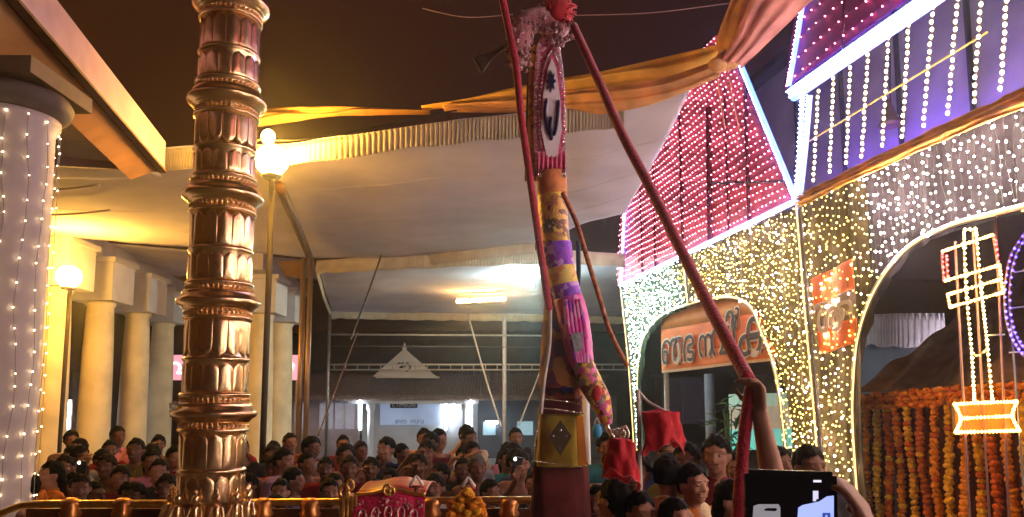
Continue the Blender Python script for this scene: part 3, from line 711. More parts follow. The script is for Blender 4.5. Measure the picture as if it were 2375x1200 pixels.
b2, BP2 = banner([(1880, 648), (1978, 600), (1985, 795), (1905, 822)], 0.0, 'orange banner behind the fairy lights on the middle pillar', [(0, 0.36, M_BAN), (0.36, 0.7, mat('banner_grey', (0.30, 0.24, 0.22), .7, var=.2)), (0.7, 1, M_BAN)])
b2.location = b2.location
for ch, x, y in (('ശ', 1922, 740), ('ള', 1957, 725)):
    put_text('letter', ch, 0.5, M_WHT, frame_mat(fp(x, y, 0.035), FT, (0, 0, 1)), b2, 0.006, 0.003)

# --- things seen through the small arch
inn = thing('inner_hall', 'dim blue grey hall wall seen through the small arch under the banner', 'building', fuz(4, 0, -4))
MB().bar(fuz(-1, 1.6, -4.5), fuz(9, 1.6, -4.5), 0.2, 3.2).build('wall', mat('blue_grey_wall', (0.13, 0.14, 0.21), 0.8, var=0.3, scale=1), inn, False)
MB().tube([fp(1645, 868, -2.5), Vector((*fp(1645, 868, -2.5).xy, 0))], 0.12, 14).build('pillar', mat('grey_pillar', (0.26, 0.26, 0.33), .7), inn)
for px in (1560, 1610):
    c = fp(px, 930, -4.36); MB().bar(c - Vector((0, 0, 0.7)), c + Vector((0, 0, 0.7)), 0.7, 0.08).build('door', mat('indigo_door', (0.06, 0.045, 0.10), .6), inn, False)
cl = fp(1545, 866, -0.45)
tag(MB().tube([cl, Vector((cl.x, cl.y, 0))], 0.05, 10).build('bamboo_pole', mat('bamboo_pale', (0.5, 0.45, 0.42), .6)), 'pale upright pole under the left end of the orange banner', 'pole')
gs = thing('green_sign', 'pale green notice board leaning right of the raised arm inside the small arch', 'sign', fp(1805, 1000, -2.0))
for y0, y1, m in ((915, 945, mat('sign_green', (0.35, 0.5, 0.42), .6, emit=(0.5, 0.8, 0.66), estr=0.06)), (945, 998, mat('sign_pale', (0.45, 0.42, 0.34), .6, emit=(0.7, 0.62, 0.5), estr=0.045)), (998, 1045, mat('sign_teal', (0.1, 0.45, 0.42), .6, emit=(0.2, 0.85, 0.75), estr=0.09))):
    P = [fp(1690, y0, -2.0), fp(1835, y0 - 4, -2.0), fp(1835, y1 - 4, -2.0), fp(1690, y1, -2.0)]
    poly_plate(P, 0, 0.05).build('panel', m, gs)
pl = thing('potted_plant', 'pale green leafy plant behind the raised arm inside the small arch', 'plant', fp(1690, 1060, -1.2))
M_LEAF = mat('leaf_green', (0.10, 0.19, 0.06), 0.5, var=0.4, scale=6)
base = fp(1692, 1040, -1.2)
leaf = MB(); leaf.smooth = False
leaf.add([(0, 0, 0), (0.05, 0.12, 0.01), (0, 0.36, -0.05), (-0.05, 0.12, 0.01), (0, 0.14, 0.03)], [(0, 1, 4), (1, 2, 4), (2, 3, 4), (3, 0, 4)])
lme = leaf.mesh('leaf', M_LEAF)
for k in range(46):
    o = bpy.data.objects.new('leaf', lme); COL.objects.link(o); o.parent = pl; o.matrix_parent_inverse = parent_matrix(pl).inverted()
    o.location = base + Vector((random.uniform(-.22, .22), random.uniform(-.2, .2), random.uniform(-0.2, 0.85)))
    o.rotation_euler = (random.uniform(-.4, 1.2), random.uniform(-.3, .3), random.uniform(0, 6.28)); s = random.uniform(.7, 1.25); o.scale = (s, s, s)
for k in range(5): MB().tube([base + Vector((0, 0, -0.6)), base + Vector((random.uniform(-.2, .2), random.uniform(-.2, .2), 0.7))], 0.012, 6).build('stem', M_LEAF, pl)
MB().lathe([(0.14, 0), (0.20, 0.3), (0.22, 0.32), (0.20, 0.34)], 16, (base.x, base.y, max(0, base.z - 0.9))).build('pot', M_ROOF, pl)

# --- inside the big arch: brown tarpaulin roof, white frill, marigold curtain
shed = thing('tarpaulin_shelter', 'brown tarpaulin shelter roof behind the marigold curtain', 'shelter', fp(2150, 900, -1.6))
TA, TB_, TC, TD = fp(1960, 935, -1.0), fp(2480, 905, -1.0), fp(2480, 590, -3.2), fp(2240, 712, -3.2)
def tf(u, v):
    p = TA.lerp(TB_, u).lerp(TD.lerp(TC, u), v)
    return p + Vector((0, 0, 0.05 * math.sin(u * 26 + v * 5 + 2 * nz(u * 3, v * 3)) + 0.05 * nz(u * 9, v * 4)))
mb = MB(); mb.sheet(tf, 70, 24, 0.01, (0, 0, -1)); mb.build('tarpaulin', mat('tarp_brown', (0.36, 0.20, 0.125), 0.75, var=0.45, scale=3, bump=0.3), shed)
for px in (1975, 2300):
    p = fp(px, 930, -1.0); MB().tube([p, Vector((p.x, p.y, 0))], 0.04, 8).build('post', M_WOOD, shed)
cv = thing('frilled_cloth', 'white pleated cloth strip seen through the big arch', 'cloth', fp(2090, 790, -5))
ff = [fp(1985, 732, -4.2), fp(2040, 730, -4.2), fp(2090, 728, -4.2), fp(2190, 728, -4.2)]
frill(ff, 0.62, cv, mat('bright_frill', (0.7, 0.62, 0.68), .85, transl=.3), 0.11, amp=0.035)
yl = thing('frill_fill_light', 'added fill tube hidden behind the tarpaulin shelter to light the pleated cloth strip', 'tube light', fuz(7.4, 3.0, -3.0))  # unseen lamp added only to brighten the pleated frill
yA, yB = fp(2120, 856, -3.6), fp(2230, 856, -3.6)
MB().tube([yA, yB], 0.03, 8).build('tube', glow('frill_fill_glow', (0.90, 0.86, 0.95), 26), yl)
MB().bar(yA - Vector((0, 0, .06)), yB - Vector((0, 0, .06)), 0.08, 0.04).build('batten', M_WHITEPAINT, yl, False)
# marigolds
fm = []
for k in range(4):
    b_ = bmesh.new(); bmesh.ops.create_icosphere(b_, subdivisions=2, radius=0.042)
    for v in b_.verts: v.co *= 1 + 0.22 * nz(v.co.x * 60 + k * 9, v.co.y * 60, v.co.z * 60); v.co.z *= 0.72
    me = bpy.data.meshes.new('flower'); b_.to_mesh(me); b_.free()
    me.materials.append([mat('marigold_orange', (0.80, 0.24, 0.012), .85, var=.35, scale=40), mat('marigold_deep', (0.66, 0.13, 0.010), .85, var=.35, scale=40), mat('marigold_yellow', (0.80, 0.38, 0.02), .85, var=.35, scale=40), mat('marigold_rust', (0.46, 0.10, 0.015), .85, var=.35, scale=40)][k])
    fm.append(me)
def flower(parent, p, k=None, s=1.0):
    o = bpy.data.objects.new('flower', random.choice(fm) if k is None else fm[k]); COL.objects.link(o); o.parent = parent
    o.matrix_parent_inverse = parent_matrix(parent).inverted(); o.location = p; o.rotation_euler = (random.uniform(-.5, .5), random.uniform(-.5, .5), random.uniform(0, 6)); o.scale = (s, s, s * random.uniform(.9, 1.2)); return o
GA, GB = fp(1992, 915, -0.55), fp(2430, 880, -0.55); GL = (GA - GB).length
top = thing('marigold_swag', 'thick marigold garland along the top of the flower curtain', 'garland', GA)
nt_ = 70
for k in range(nt_):
    for r_ in range(3): flower(top, GA.lerp(GB, k / nt_) + Vector((random.uniform(-.03, .03), random.uniform(-.03, .03), -0.03 - r_ * 0.06 + random.uniform(-.02, .02))), random.choice((0, 0, 1)), 1.0)
MB().tube([GA, GB], 0.02, 6).build('cord', M_WOOD, top)
NS = 14
gdesc = ['orange', 'rust', 'yellow orange', 'deep orange']
for i in range(NS):
    t = (i + 0.5) / NS; p = GA.lerp(GB, t); px, _ = proj(p)
    kk = [0, 2, 1, 0, 2, 3, 0, 2][i % 8]
    o = thing('marigold_string', '%s marigold string, %s from the arch edge in the flower curtain' % (gdesc[[0, 3, 2, 1][kk]] if False else ['orange', 'deep orange', 'yellow orange', 'rust brown'][kk], ['first', 'second', 'third', 'fourth', 'fifth', 'sixth', 'seventh', 'eighth', 'ninth', 'tenth', 'eleventh', 'twelfth', 'thirteenth', 'fourteenth', 'fifteenth', 'sixteenth', 'seventeenth', 'eighteenth', 'nineteenth', 'twentieth', 'twenty-first', 'twenty-second', 'twenty-third', 'twenty-fourth'][i]), 'garland', p, 'marigold strings of the flower curtain')
    z = p.z - 0.20; j = 0
    MB().tube([p, Vector((p.x, p.y, 0.35))], 0.01, 5).build('cord', M_WOOD, o)
    while z > 0.4:
        sw = 0.02 * math.sin(z * 4 + i)
        flower(o, Vector((p.x + sw + random.uniform(-.008, .008), p.y + random.uniform(-.010, .010), z)), kk if random.random() < .8 else None, random.uniform(1.0, 1.3)); z -= random.choice((0.050, 0.056, 0.062)); j += 1
# dark cloth behind the marigold curtain
dk = thing('backdrop_cloth', 'dark red cloth hanging behind the marigold strings', 'cloth', fp(2150, 1100, -0.75))
mb = MB(); A_, B_ = fp(1990, 920, -0.78), fp(2450, 890, -0.78)
mb.sheet(lambda u, v: A_.lerp(B_, u) - Vector((0, 0, v * (A_.z - 0.1))) + FN * 0.03 * math.sin(u * 60), 120, 6, 0.008, -FN); mb.build('cloth', mat('dark_red_cloth', (0.10, 0.025, 0.012), .9, var=.4, scale=4), dk)

# --- light figure (amber lamp tower) and violet curve
YF = 6.9
lf = thing('light_figure', 'amber and red outlined lamp tower made of bulbs in the big arch', 'light figure', (at(2290, 1000, YF).x, YF, 0))
def beads(pl, m, r, step, parent, tube=True):
    P = [at(x, y, YF) for x, y in pl]; L = sum((P[i + 1] - P[i]).length for i in range(len(P) - 1)); n = max(2, int(L / step))
    Q = path(P, n); b_ = MB()
    for q in Q: b_.octa(q + Vector((0, -0.014, 0)), r * random.uniform(.85, 1.2))
    stuff(b_.build('bulb_row', m, parent))
    if tube: MB().tube(Q, 0.008, 6).build('frame_rod', mat('rod_amber', (.5, .3, .1), .5, .4), parent)
for pl_ in ([(2234, 540), (2240, 680), (2252, 820), (2258, 932)], [(2262, 540), (2275, 680), (2288, 800), (2300, 932)], [(2236, 534), (2260, 532)]): beads(pl_, M_B_STRING, 0.015, 0.042, lf)
for pl_ in ([(2190, 652), (2316, 616)], [(2196, 684), (2318, 649)], [(2202, 713), (2324, 679)], [(2184, 584), (2300, 546)], [(2196, 684), (2202, 713)], [(2316, 616), (2324, 679)]): beads(pl_, M_B_AMBER, 0.016, 0.028, lf)
for pl_ in ([(2184, 590), (2188, 652)], [(2194, 595), (2198, 650)], [(2303, 548), (2314, 616)], [(2308, 560), (2318, 640)]): beads(pl_, M_B_RED, 0.0125, 0.04, lf)
for pl_ in ([(2212, 938), (2285, 934), (2356, 932)], [(2226, 971), (2346, 965)], [(2214, 1003), (2362, 999)], [(2212, 938), (2226, 971), (2214, 1003)], [(2356, 932), (2346, 965), (2362, 999)]): beads(pl_, M_B_AMBER, 0.017, 0.026, lf)
beads([(2252, 815), (2266, 826), (2288, 810)], M_B_AMBER, 0.011, 0.03, lf)
for a, b in (((2215, 560), (2246, 1200)), ((2256, 530), (2292, 1200)), ((2308, 490), (2334, 1200))):
    MB().tube([at(*a, YF + .02), Vector((at(*b, YF + .02).x, YF + .02, 0))], 0.011, 8).build('support_rod', mat('rod_pink', (0.5, 0.25, 0.2), .4, .5), lf)
bx = MB(); bx.smooth = False; P = [at(2214, 942, YF + .03), at(2354, 936, YF + .03), at(2358, 998, YF + .03), at(2217, 1000, YF + .03)]
bx.add(P + [p + Vector((0, .05, 0)) for p in P], [(3, 2, 1, 0), (4, 5, 6, 7), (0, 1, 5, 4), (1, 2, 6, 5), (2, 3, 7, 6), (3, 0, 4, 7)]); bx.build('base_panel', mat('base_amber', (0.45, 0.24, 0.05), .6), lf)
vf = thing('light_figure', 'violet curved string of bulbs beside the amber lamp tower', 'light figure', (at(2350, 1000, YF).x, YF, 0))
for pl_ in ([(2376, 540), (2345, 590), (2332, 650), (2330, 715), (2340, 770), (2362, 812), (2392, 845)], [(2384, 540), (2356, 592), (2343, 650), (2341, 715), (2351, 768), (2372, 806), (2400, 835)]): beads(pl_, M_B_BLUE, 0.014, 0.055, vf)
for a, b in (((2352, 632), (2420, 622)), ((2348, 715), (2420, 705)), ((2340, 818), (2420, 815)), ((2290, 778), (2330, 776))):
    MB().tube([at(*a, YF), at(*b, YF)], 0.008, 6).build('frame_rod', M_WHITEPAINT, vf)
MB().tube([at(2342, 700, YF + .02), Vector((at(2346, 700, YF).x, YF + .02, 0))], 0.010, 8).build('support_rod', M_STEEL, vf)
for (a, b) in (((2310, 500), (2400, 560)), ((2100, 575), (2330, 520))):
    pass

# --- orange / pink swag of cloth over the canopy front edge
sw = thing('cloth_swag', 'orange and pink draped cloth swag along the near canopy edge', 'drapery', at(1660, 150, 7.0))
def drape(top, bot, Y0, Y1, m, folds, amp, n=90, mv=26, name='cloth'):
    N_ = len(top); T = path([at(x, y, lerp(Y0, Y1, i / (N_ - 1))) for i, (x, y) in enumerate(top)], n); B = path([at(x, y, lerp(Y0, Y1, i / (N_ - 1))) for i, (x, y) in enumerate(bot)], n)
    def fn(u, v):
        i = min(int(round(u * n)), n); p = T[i].lerp(B[i], v)
        k = math.sin(v * folds * 2 * math.pi + 2.2 * nz(u * 4, v * 1.5, folds)); belly = math.sin(math.pi * v)
        return p + Vector((0, -amp * (k + 0.5 * nz(u * 7, v * 5)) - 0.12 * belly, 0))
    mb = MB(); mb.sheet(fn, n, mv, 0.006, (0, 1, 0)); return mb.build(name, m, sw)
M_SWY = mat('swag_yellow', (0.86, 0.52, 0.10), .7, var=.2, scale=5, transl=.25); M_SWO = mat('swag_orange', (0.76, 0.42, 0.18), .7, var=.25, scale=5, transl=.25); M_SWP = mat('swag_pink', (0.78, 0.34, 0.30), .7, var=.25, scale=5, transl=.25)
drape([(980, 254), (1100, 228), (1240, 196), (1380, 170), (1520, 140), (1665, 106)], [(980, 259), (1100, 246), (1240, 228), (1380, 212), (1520, 192), (1665, 150)], 8.6, 7.2, M_SWY, 2.2, 0.03, 80)
drape([(1030, 252), (1180, 232), (1300, 214), (1400, 204), (1530, 186), (1668, 140)], [(1030, 258), (1180, 262), (1300, 266), (1400, 262), (1530, 236), (1668, 180)], 8.45, 7.05, M_SWO, 2.6, 0.035, 80)
drape([(560, 258), (680, 250), (820, 252), (1000, 262)], [(560, 300), (680, 282), (820, 268), (1000, 266)], 9.0, 8.6, mat('swag_brown', (0.35, 0.17, 0.05), .8, var=.2, scale=5, transl=.2), 1.5, 0.03, 50)
drape([(1655, 118), (1672, 60), (1695, 0), (1720, -70)], [(1690, 170), (1730, 90), (1770, 0), (1810, -90)], 6.9, 5.9, M_SWO, 2.5, 0.03, 50)
drape([(1662, 160), (1700, 90), (1740, 0), (1780, -90)], [(1722, 158), (1790, 90), (1885, 0), (1975, -90)], 6.8, 5.7, M_SWP, 3.0, 0.04, 50)
kn = MB()
for k in range(3): kn.ell(at(1668 + k * 14, 150 - k * 8, 6.75), (0.10, 0.08, 0.07 + .02 * k), 12, 8)
kn.build('knot', M_SWO, sw)
for x0, x1, y1 in ((1664, 1682, 300), (1690, 1716, 310)):
    MB().tube(path([at(x0, 175, 6.9), at((x0 + x1) / 2 - 2, 240, 6.95), at(x1, y1, 7.0)], 8), 0.006, 5).build('tie_cord', M_B_AMBER if False else mat('tie_cord', (0.6, 0.3, 0.2), .6), sw)

# ================================================================== FLAGPOLE
FX, FY = at(512, 600, 5.0).x, 5.0
fpole = thing('flagpole', 'tall ringed brass temple flagpole left of centre', 'flagpole', (FX, FY, 0))
def zf(y): return at(512, y, 5.0).z
rings = [zf(y) for y in (1215, 962, 706, 462, 242, 20)]; rings.append(rings[-1] + 0.62)
petal = MB()
def pf(u, v):
    w = 0.5 * (1 if v < 0.72 else math.sqrt(max(0, 1 - ((v - 0.72) / 0.28) ** 2)))
    x = (u - 0.5) * 2 * w; return Vector((x, -0.30 * (1 - (2 * u - 1) ** 2) * (0.35 + 0.65 * min(1, 4 * v)), v))
petal.sheet(pf, 8, 10, 0.12, (0, 1, 0)); pme = petal.mesh('petal', M_BRASS)
NP = 14
for i in range(len(rings) - 1):
    z0, z1 = rings[i], rings[i + 1]; H = z1 - z0; r = 0.206 - 0.0025 * i
    mid = z0 + H * 0.5
    d = MB(); d.lathe([(r * 0.955, z0 + 0.02), (r * 0.955, z0 + H * 0.46), (r * 0.985, z0 + H * 0.475), (r * 1.03, z0 + H * 0.49), (r * 0.985, z0 + H * 0.505), (r * 0.945, z0 + H * 0.52), (r * 0.945, z1 - 0.03)], 56, (FX, FY, 0)); d.build('drum', M_BRASS, fpole)
    # collar: stacked torus mouldings
    prof = [(0.93, -0.11), (1.04, -0.108), (1.06, -0.098), (1.04, -0.088), (0.98, -0.084), (0.98, -0.05), (1.06, -0.046), (1.09, -0.036), (1.12, -0.03), (1.25, -0.012), (1.285, 0.004), (1.27, 0.02), (1.18, 0.034), (1.13, 0.05), (1.10, 0.054), (1.12, 0.064), (1.06, 0.076), (0.99, 0.08), (0.99, 0.11), (1.05, 0.116), (1.06, 0.126), (1.03, 0.136), (0.93, 0.14)]
    c = MB(); c.lathe([(r * a, z1 + b) for a, b in prof], 64, (FX, FY, 0)); col = c.build('collar', M_BRASS, fpole)
    for zz in (-0.067, 0.095):
      bd = MB()
      for k in range(40):
        a = 2 * math.pi * k / 40
        bd.ell((FX + r * 1.0 * math.cos(a), FY + r * 1.0 * math.sin(a), z1 + zz), (0.011, 0.011, 0.011), 6, 4)
      stuff(bd.build('bead_band', M_BRASS, col))
    for (za, zb, flip, ph) in ((z0 + 0.145, mid - 0.035, False, 0.0), (mid + 0.012, z1 - 0.12, i % 2 == 1, 0.5)):
        for k in range(NP):
            a = 2 * math.pi * (k + ph) / NP
            wv = 2 * math.pi * r / NP * 0.94; hh = (zb - za)
            m_ = Matrix.Translation((FX + r * 0.955 * math.cos(a), FY + r * 0.955 * math.sin(a), za if not flip else zb)) @ Matrix.Rotation(a + math.pi / 2, 4, 'Z') @ Matrix.Diagonal((wv, 0.027, hh * (-1 if flip else 1), 1))
            o = bpy.data.objects.new('petal', pme); COL.objects.link(o); o.parent = fpole; o.matrix_parent_inverse = parent_matrix(fpole).inverted(); o.matrix_basis = m_
# base pedestal with small cast figures
pd = MB(); zb = rings[0]
pd.lathe([(0.75, 0), (0.75, 0.25), (0.62, 0.30), (0.52, 0.55), (0.44, 0.62), (0.36, 0.8), (0.30, zb - 0.14), (0.25, zb - 0.02)], 48, (FX, FY, 0)); pd.build('pedestal', M_BRASS, fpole)
for k in range(12):
    a = 2 * math.pi * k / 12; p = Vector((FX + 0.235 * math.cos(a), FY + 0.235 * math.sin(a), zb + 0.02))
    f = MB(); f.cap(p, p + Vector((0, 0, 0.10)), 0.035, 0.022); f.ell(p + Vector((0, 0, 0.155)), (0.024, 0.024, 0.03), 10, 8)
    f.cap(p + Vector((0.03, 0, .1)), p + Vector((0.05, -.02, 0.03)), 0.011); f.cap(p + Vector((-0.03, 0, .1)), p + Vector((-0.05, -.02, 0.03)), 0.011); f.ell(p + Vector((0, 0, 0.19)), (0.012, 0.012, 0.025), 8, 6)
    f.build('cast_figure', M_BRASS, fpole)

# --- small white bloom stuck to the pole collar
fl = thing('white_flower_bunch', 'small bunch of white blossoms stuck on the flagpole collar', 'flowers', at(405, 948, 4.9))
for k in range(16):
    MB().ell(at(404 + random.uniform(-9, 12), 945 + random.uniform(-12, 12), 4.84 + random.uniform(-.03, .03)), random.uniform(.008, .014), 8, 6).build('blossom', mat('blossom', (0.7, .62, .45), .8), fl)

# ================================================================== RAILING
YR = 5.16
rl = thing('brass_railing', 'brass railing with turned posts in front of the crowd', 'railing', at(500, 1180, YR) * 1.0)
rail_pts = [(-120, 1262), (-40, 1215), (10, 1188), (70, 1171), (200, 1169), (380, 1168), (600, 1166), (820, 1164), (1060, 1161), (1260, 1160)]
MB().tube(path([at(x, y, YR) for x, y in rail_pts], 80), 0.024, 12).build('rail', M_GOLD, rl)
MB().tube(path([at(x, y + 62, YR) for x, y in rail_pts], 80), 0.018, 10).build('rail', M_GOLD, rl)
sl_ = MB(); sl_.sheet(lambda u, v: at(lerp(60, 1260, u), lerp(1180, 1222, v), YR + .01), 10, 2, 0.012, (0, 1, 0)); sl_.build('panel', mat('rail_panel', (0.16, 0.06, 0.02), .5, .3), rl, False)
for px in (165, 285, 400, 610, 720, 1000, 1180):
    p = at(px, 1172, YR); h = p.z
    MB().lathe([(0.06, 0), (0.06, 0.1), (0.035, 0.14), (0.045, h * .4), (0.03, h * .6), (0.05, h - 0.10), (0.075, h - 0.05), (0.055, h - 0.03), (0.068, h + 0.005), (0.055, h + 0.03), (0.03, h + 0.045)], 16, (p.x, YR, 0)).build('post', mat('rail_post', (0.62, 0.27, 0.08), .35, .9, var=.2), rl)

# ================================================================== EFFIGY
YE = 4.5
ef = thing('festival_effigy', 'tall cloth covered festival effigy with pink plush crown at centre', 'effigy', (at(1290, 1200, YE).x, YE, 0))
C_ = lambda n, c, **k: mat(n, c, k.pop('rough', .75), **k)
M_EPINK = C_('effigy_pink', (0.62, 0.10, 0.22), var=.25, scale=30, sheen=.5); M_EPLUSH = C_('effigy_plush', (0.50, 0.16, 0.20), var=.3, scale=40, bump=.8, sheen=1.0)
M_ERED = C_('effigy_red', (0.45, 0.02, 0.03), var=.25, scale=25, sheen=.4); M_EGOLD = C_('effigy_gold_cloth', (0.55, 0.30, 0.06), rough=.45, var=.35, scale=40, bump=.4)
M_EBROWN = C_('effigy_brown', (0.16, 0.07, 0.03), var=.3, scale=15); M_EWHITE = C_('effigy_white', (0.78, 0.72, 0.78), var=.1); M_EINK = C_('effigy_indigo', (0.02, 0.012, 0.06))
M_EPURP = C_('effigy_purple', (0.16, 0.03, 0.42), var=.3, scale=30); M_EMAG = C_('effigy_magenta', (0.55, 0.03, 0.28), rough=.4, var=.3, scale=25); M_EYEL = C_('effigy_yellow', (0.50, 0.33, 0.03), var=.25, scale=15); M_EOLIVE = C_('effigy_olive', (0.46, 0.36, 0.05), var=.25, scale=12)
M_EMAR = C_('effigy_maroon', (0.12, 0.02, 0.02), var=.35, scale=10); M_EBLUE = C_('effigy_blue', (0.03, 0.02, 0.18), var=.3)
M_BROC = None
M_SEQ = mat('sequin', (0.85, 0.75, 0.70), 0.2, 1.0)
def cloth_pattern(name, cols, scale, rough=.55, metal=0.0, stretch=(1, 1, 1)):
    m = mat(name, cols[0], rough, metal, var=.2, scale=30, bump=.3); nt = m.node_tree; b = nt.nodes['Principled BSDF']
    tc = nt.nodes.new('ShaderNodeTexCoord'); mp = nt.nodes.new('ShaderNodeMapping'); mp.inputs['Scale'].default_value = stretch
    vo = nt.nodes.new('ShaderNodeTexVoronoi'); vo.inputs['Scale'].default_value = scale
    nt.links.new(tc.outputs['Object'], mp.inputs[0]); nt.links.new(mp.outputs[0], vo.inputs['Vector'])
    sx = nt.nodes.new('ShaderNodeSeparateColor'); nt.links.new(vo.outputs['Color'], sx.inputs[0])
    rp = nt.nodes.new('ShaderNodeValToRGB'); rp.color_ramp.interpolation = 'CONSTANT'
    for k, c in enumerate(cols):
        e = rp.color_ramp.elements[k] if k < 2 else rp.color_ramp.elements.new(k / len(cols))
        e.position = k / len(cols); e.color = (*c, 1)
    nt.links.new(sx.outputs[0], rp.inputs[0]); nt.links.new(rp.outputs[0], b.inputs['Base Color'])
    return m
def plate(px, Y, th, m, name, parent=ef, bulge=0.0):
    P = [at(x, y, Y) for x, y in px]; n = len(P); mb = MB(); mb.smooth = False
    tri = tessellate_polygon([P])
    fr = [tuple(t) for t in tri]; 
    mb.add(P + [p + Vector((0, th, 0)) for p in P], fr + [tuple(i + n for i in reversed(t)) for t in fr] + [(i, (i + 1) % n, n + (i + 1) % n, n + i) for i in range(n)])
    return mb.build(name, m, parent)
def seqrow(pl, Y, r, step, m=M_SEQ, name='sequin_row', parent=ef):
    P = [at(x, y, Y) for x, y in pl]; L = sum((P[i + 1] - P[i]).length for i in range(len(P) - 1)); Q = path(P, max(2, int(L / step))); mb = MB()
    for q in Q: mb.ell(q, (r, r * .6, r), 6, 4)
    return stuff(mb.build(name, m, parent))
G_, P_, Y_, N_c, W_c, R_c = (0.62, 0.34, 0.08), (0.60, 0.10, 0.30), (0.70, 0.48, 0.06), (0.16, 0.07, 0.04), (0.72, 0.62, 0.58), (0.50, 0.03, 0.03)
M_BROC = cloth_pattern('brocade_gold', [G_, Y_, N_c, G_, (0.45, 0.20, 0.08)], 34, .4, 0.2)
M_ARM = cloth_pattern('brocade_arm_cloth', [G_, N_c, R_c, Y_, P_, (0.3, .26, .24)], 30, .45, .15)
M_BODY = cloth_pattern('body_cloth', [(0.30, 0.06, 0.05), (0.22, 0.05, 0.07), (0.36, 0.10, 0.04), (0.14, 0.04, 0.10), (0.42, 0.18, 0.05)], 13, .7)
M_MAGP = cloth_pattern('magenta_cloth', [(0.66, 0.04, 0.36), (0.74, 0.10, 0.45), (0.62, 0.05, 0.30), (0.70, 0.22, 0.50), (0.35, 0.05, 0.50)], 26, .4, 0, (1, 1, .4))
M_PNKP = cloth_pattern('pink_sequin_cloth', [(0.72, 0.16, 0.32), (0.78, 0.34, 0.46), (0.66, 0.12, 0.28), (0.80, 0.62, 0.62)], 60, .4)
# long head board, thick, with side face
hb = plate([(1240, 410), (1314, 406), (1312, 300), (1308, 190), (1300, 110), (1285, 75), (1262, 72), (1246, 105), (1238, 190), (1238, 300)], YE, 0.10, M_PNKP, 'head_board')
plate([(1222, 410), (1240, 410), (1238, 190), (1246, 100), (1232, 110), (1226, 190)], YE + 0.02, 0.08, M_BROC, 'side_strip')
plate([(1217, 412), (1228, 412), (1232, 190), (1222, 190)], YE + 0.05, 0.08, M_EBROWN, 'side_edge')
plate([(1262, 376), (1298, 376), (1309, 300), (1306, 220), (1296, 145), (1280, 112), (1264, 145), (1252, 220), (1248, 300)], YE - 0.012, 0.012, M_EPINK, 'lozenge_border')
loz = plate([(1268, 364), (1292, 364), (1303, 300), (1299, 225), (1290, 160), (1280, 135), (1270, 160), (1259, 225), (1255, 300)], YE - 0.022, 0.012, M_EWHITE, 'white_lozenge')
star = []
for k in range(16):
    a = math.pi * 2 * k / 16; rr = (1.0, 0.55)[k % 2]
    star.append((1278 + 12 * rr * math.sin(a), 188 - 26 * rr * math.cos(a)))
plate(star, YE - 0.032, 0.012, M_EINK, 'star_motif', loz)
for pl_ in ([(1268, 228), (1264, 262), (1270, 298), (1276, 316)], [(1296, 232), (1294, 262), (1290, 298), (1284, 316)], [(1278, 270), (1276, 296), (1280, 326)]):
    MB().tube(path([at(x, y, YE - 0.028) for x, y in pl_], 10), [0.004] + [0.010] * 9 + [0.003], 6).build('ink_stroke', M_EINK, loz)
for pl_ in ([(1254, 340), (1250, 250), (1262, 160), (1278, 118)], [(1306, 340), (1307, 250), (1298, 160), (1284, 118)], [(1244, 395), (1242, 250), (1252, 110)], [(1311, 395), (1307, 200), (1296, 105)]): seqrow(pl_, YE - 0.014, 0.0075, 0.02)
sk = MB(); sk.sheet(lambda u, v: at(lerp(1246, 1312, u), lerp(352, 408, v), YE - 0.02 - 0.015 * math.sin(u * 40) * v), 60, 6, 0.008, (0, 1, 0)); sk.build('pink_skirt', M_EPINK, ef)
for k in range(12):
    MB().tube([at(1249 + k * 5.5, 392, YE - 0.035), at(1249 + k * 5.5, 412, YE - 0.035)], [0.003, 0.008], 6).build('fringe_bead', M_SEQ, ef)
# plush crown
def plush(pl, Y, r, m, name):
    P = path([at(x, y, Y) for x, y in pl], 40); mb = MB()
    mb.tube([p for p in P], [r * (0.75 + 0.25 * math.sin(math.pi * min(1, max(0, i / 40)))) * (1 + 0.10 * nz(i * .9)) for i in range(41)], 16)
    for i in range(260):
        p = random.choice(P); d = Vector((random.gauss(0, 1), random.gauss(0, 1), random.gauss(0, 1))).normalized()
        c = p + d * r * 0.9; mb.tube([c, c + d * r * 0.28 + Vector((random.uniform(-.01, .01), 0, random.uniform(-.01, .01)))], [r * .22, r * .05], 5)
    return mb.build(name, m, ef)
plush([(1202, 150), (1204, 105), (1222, 58), (1255, 45), (1288, 62), (1304, 82)], YE - 0.06, 0.072, M_EPLUSH, 'plush_crown')
pp = MB(); c = at(1296, 40, YE - 0.08)
for i in range(420):
    d = Vector((random.gauss(0, 1), random.gauss(0, 1), random.gauss(0, 1))).normalized(); c2 = c + Vector((random.uniform(-.05, .05), 0, random.uniform(-.03, .13)))
    pp.tube([c2, c2 + d * random.uniform(.055, .085)], [0.012, 0.003], 4)
pp.ell(c + Vector((0, 0, .03)), (0.085, 0.07, 0.10), 12, 8); pp.build('red_pompon', M_ERED, ef)
pt = MB()
for i in range(9): pt.tube(path([at(1190, 96, YE + .05), at(1145, 120 + i * 1.5, YE + .1), at(1098 + i * 2, 138 + i * 4, YE + .15)], 8), [0.004] * 6 + [.012, .014, .004], 5)
pt.build('grey_plume', C_('plume_grey', (0.20, 0.17, 0.15)), ef)
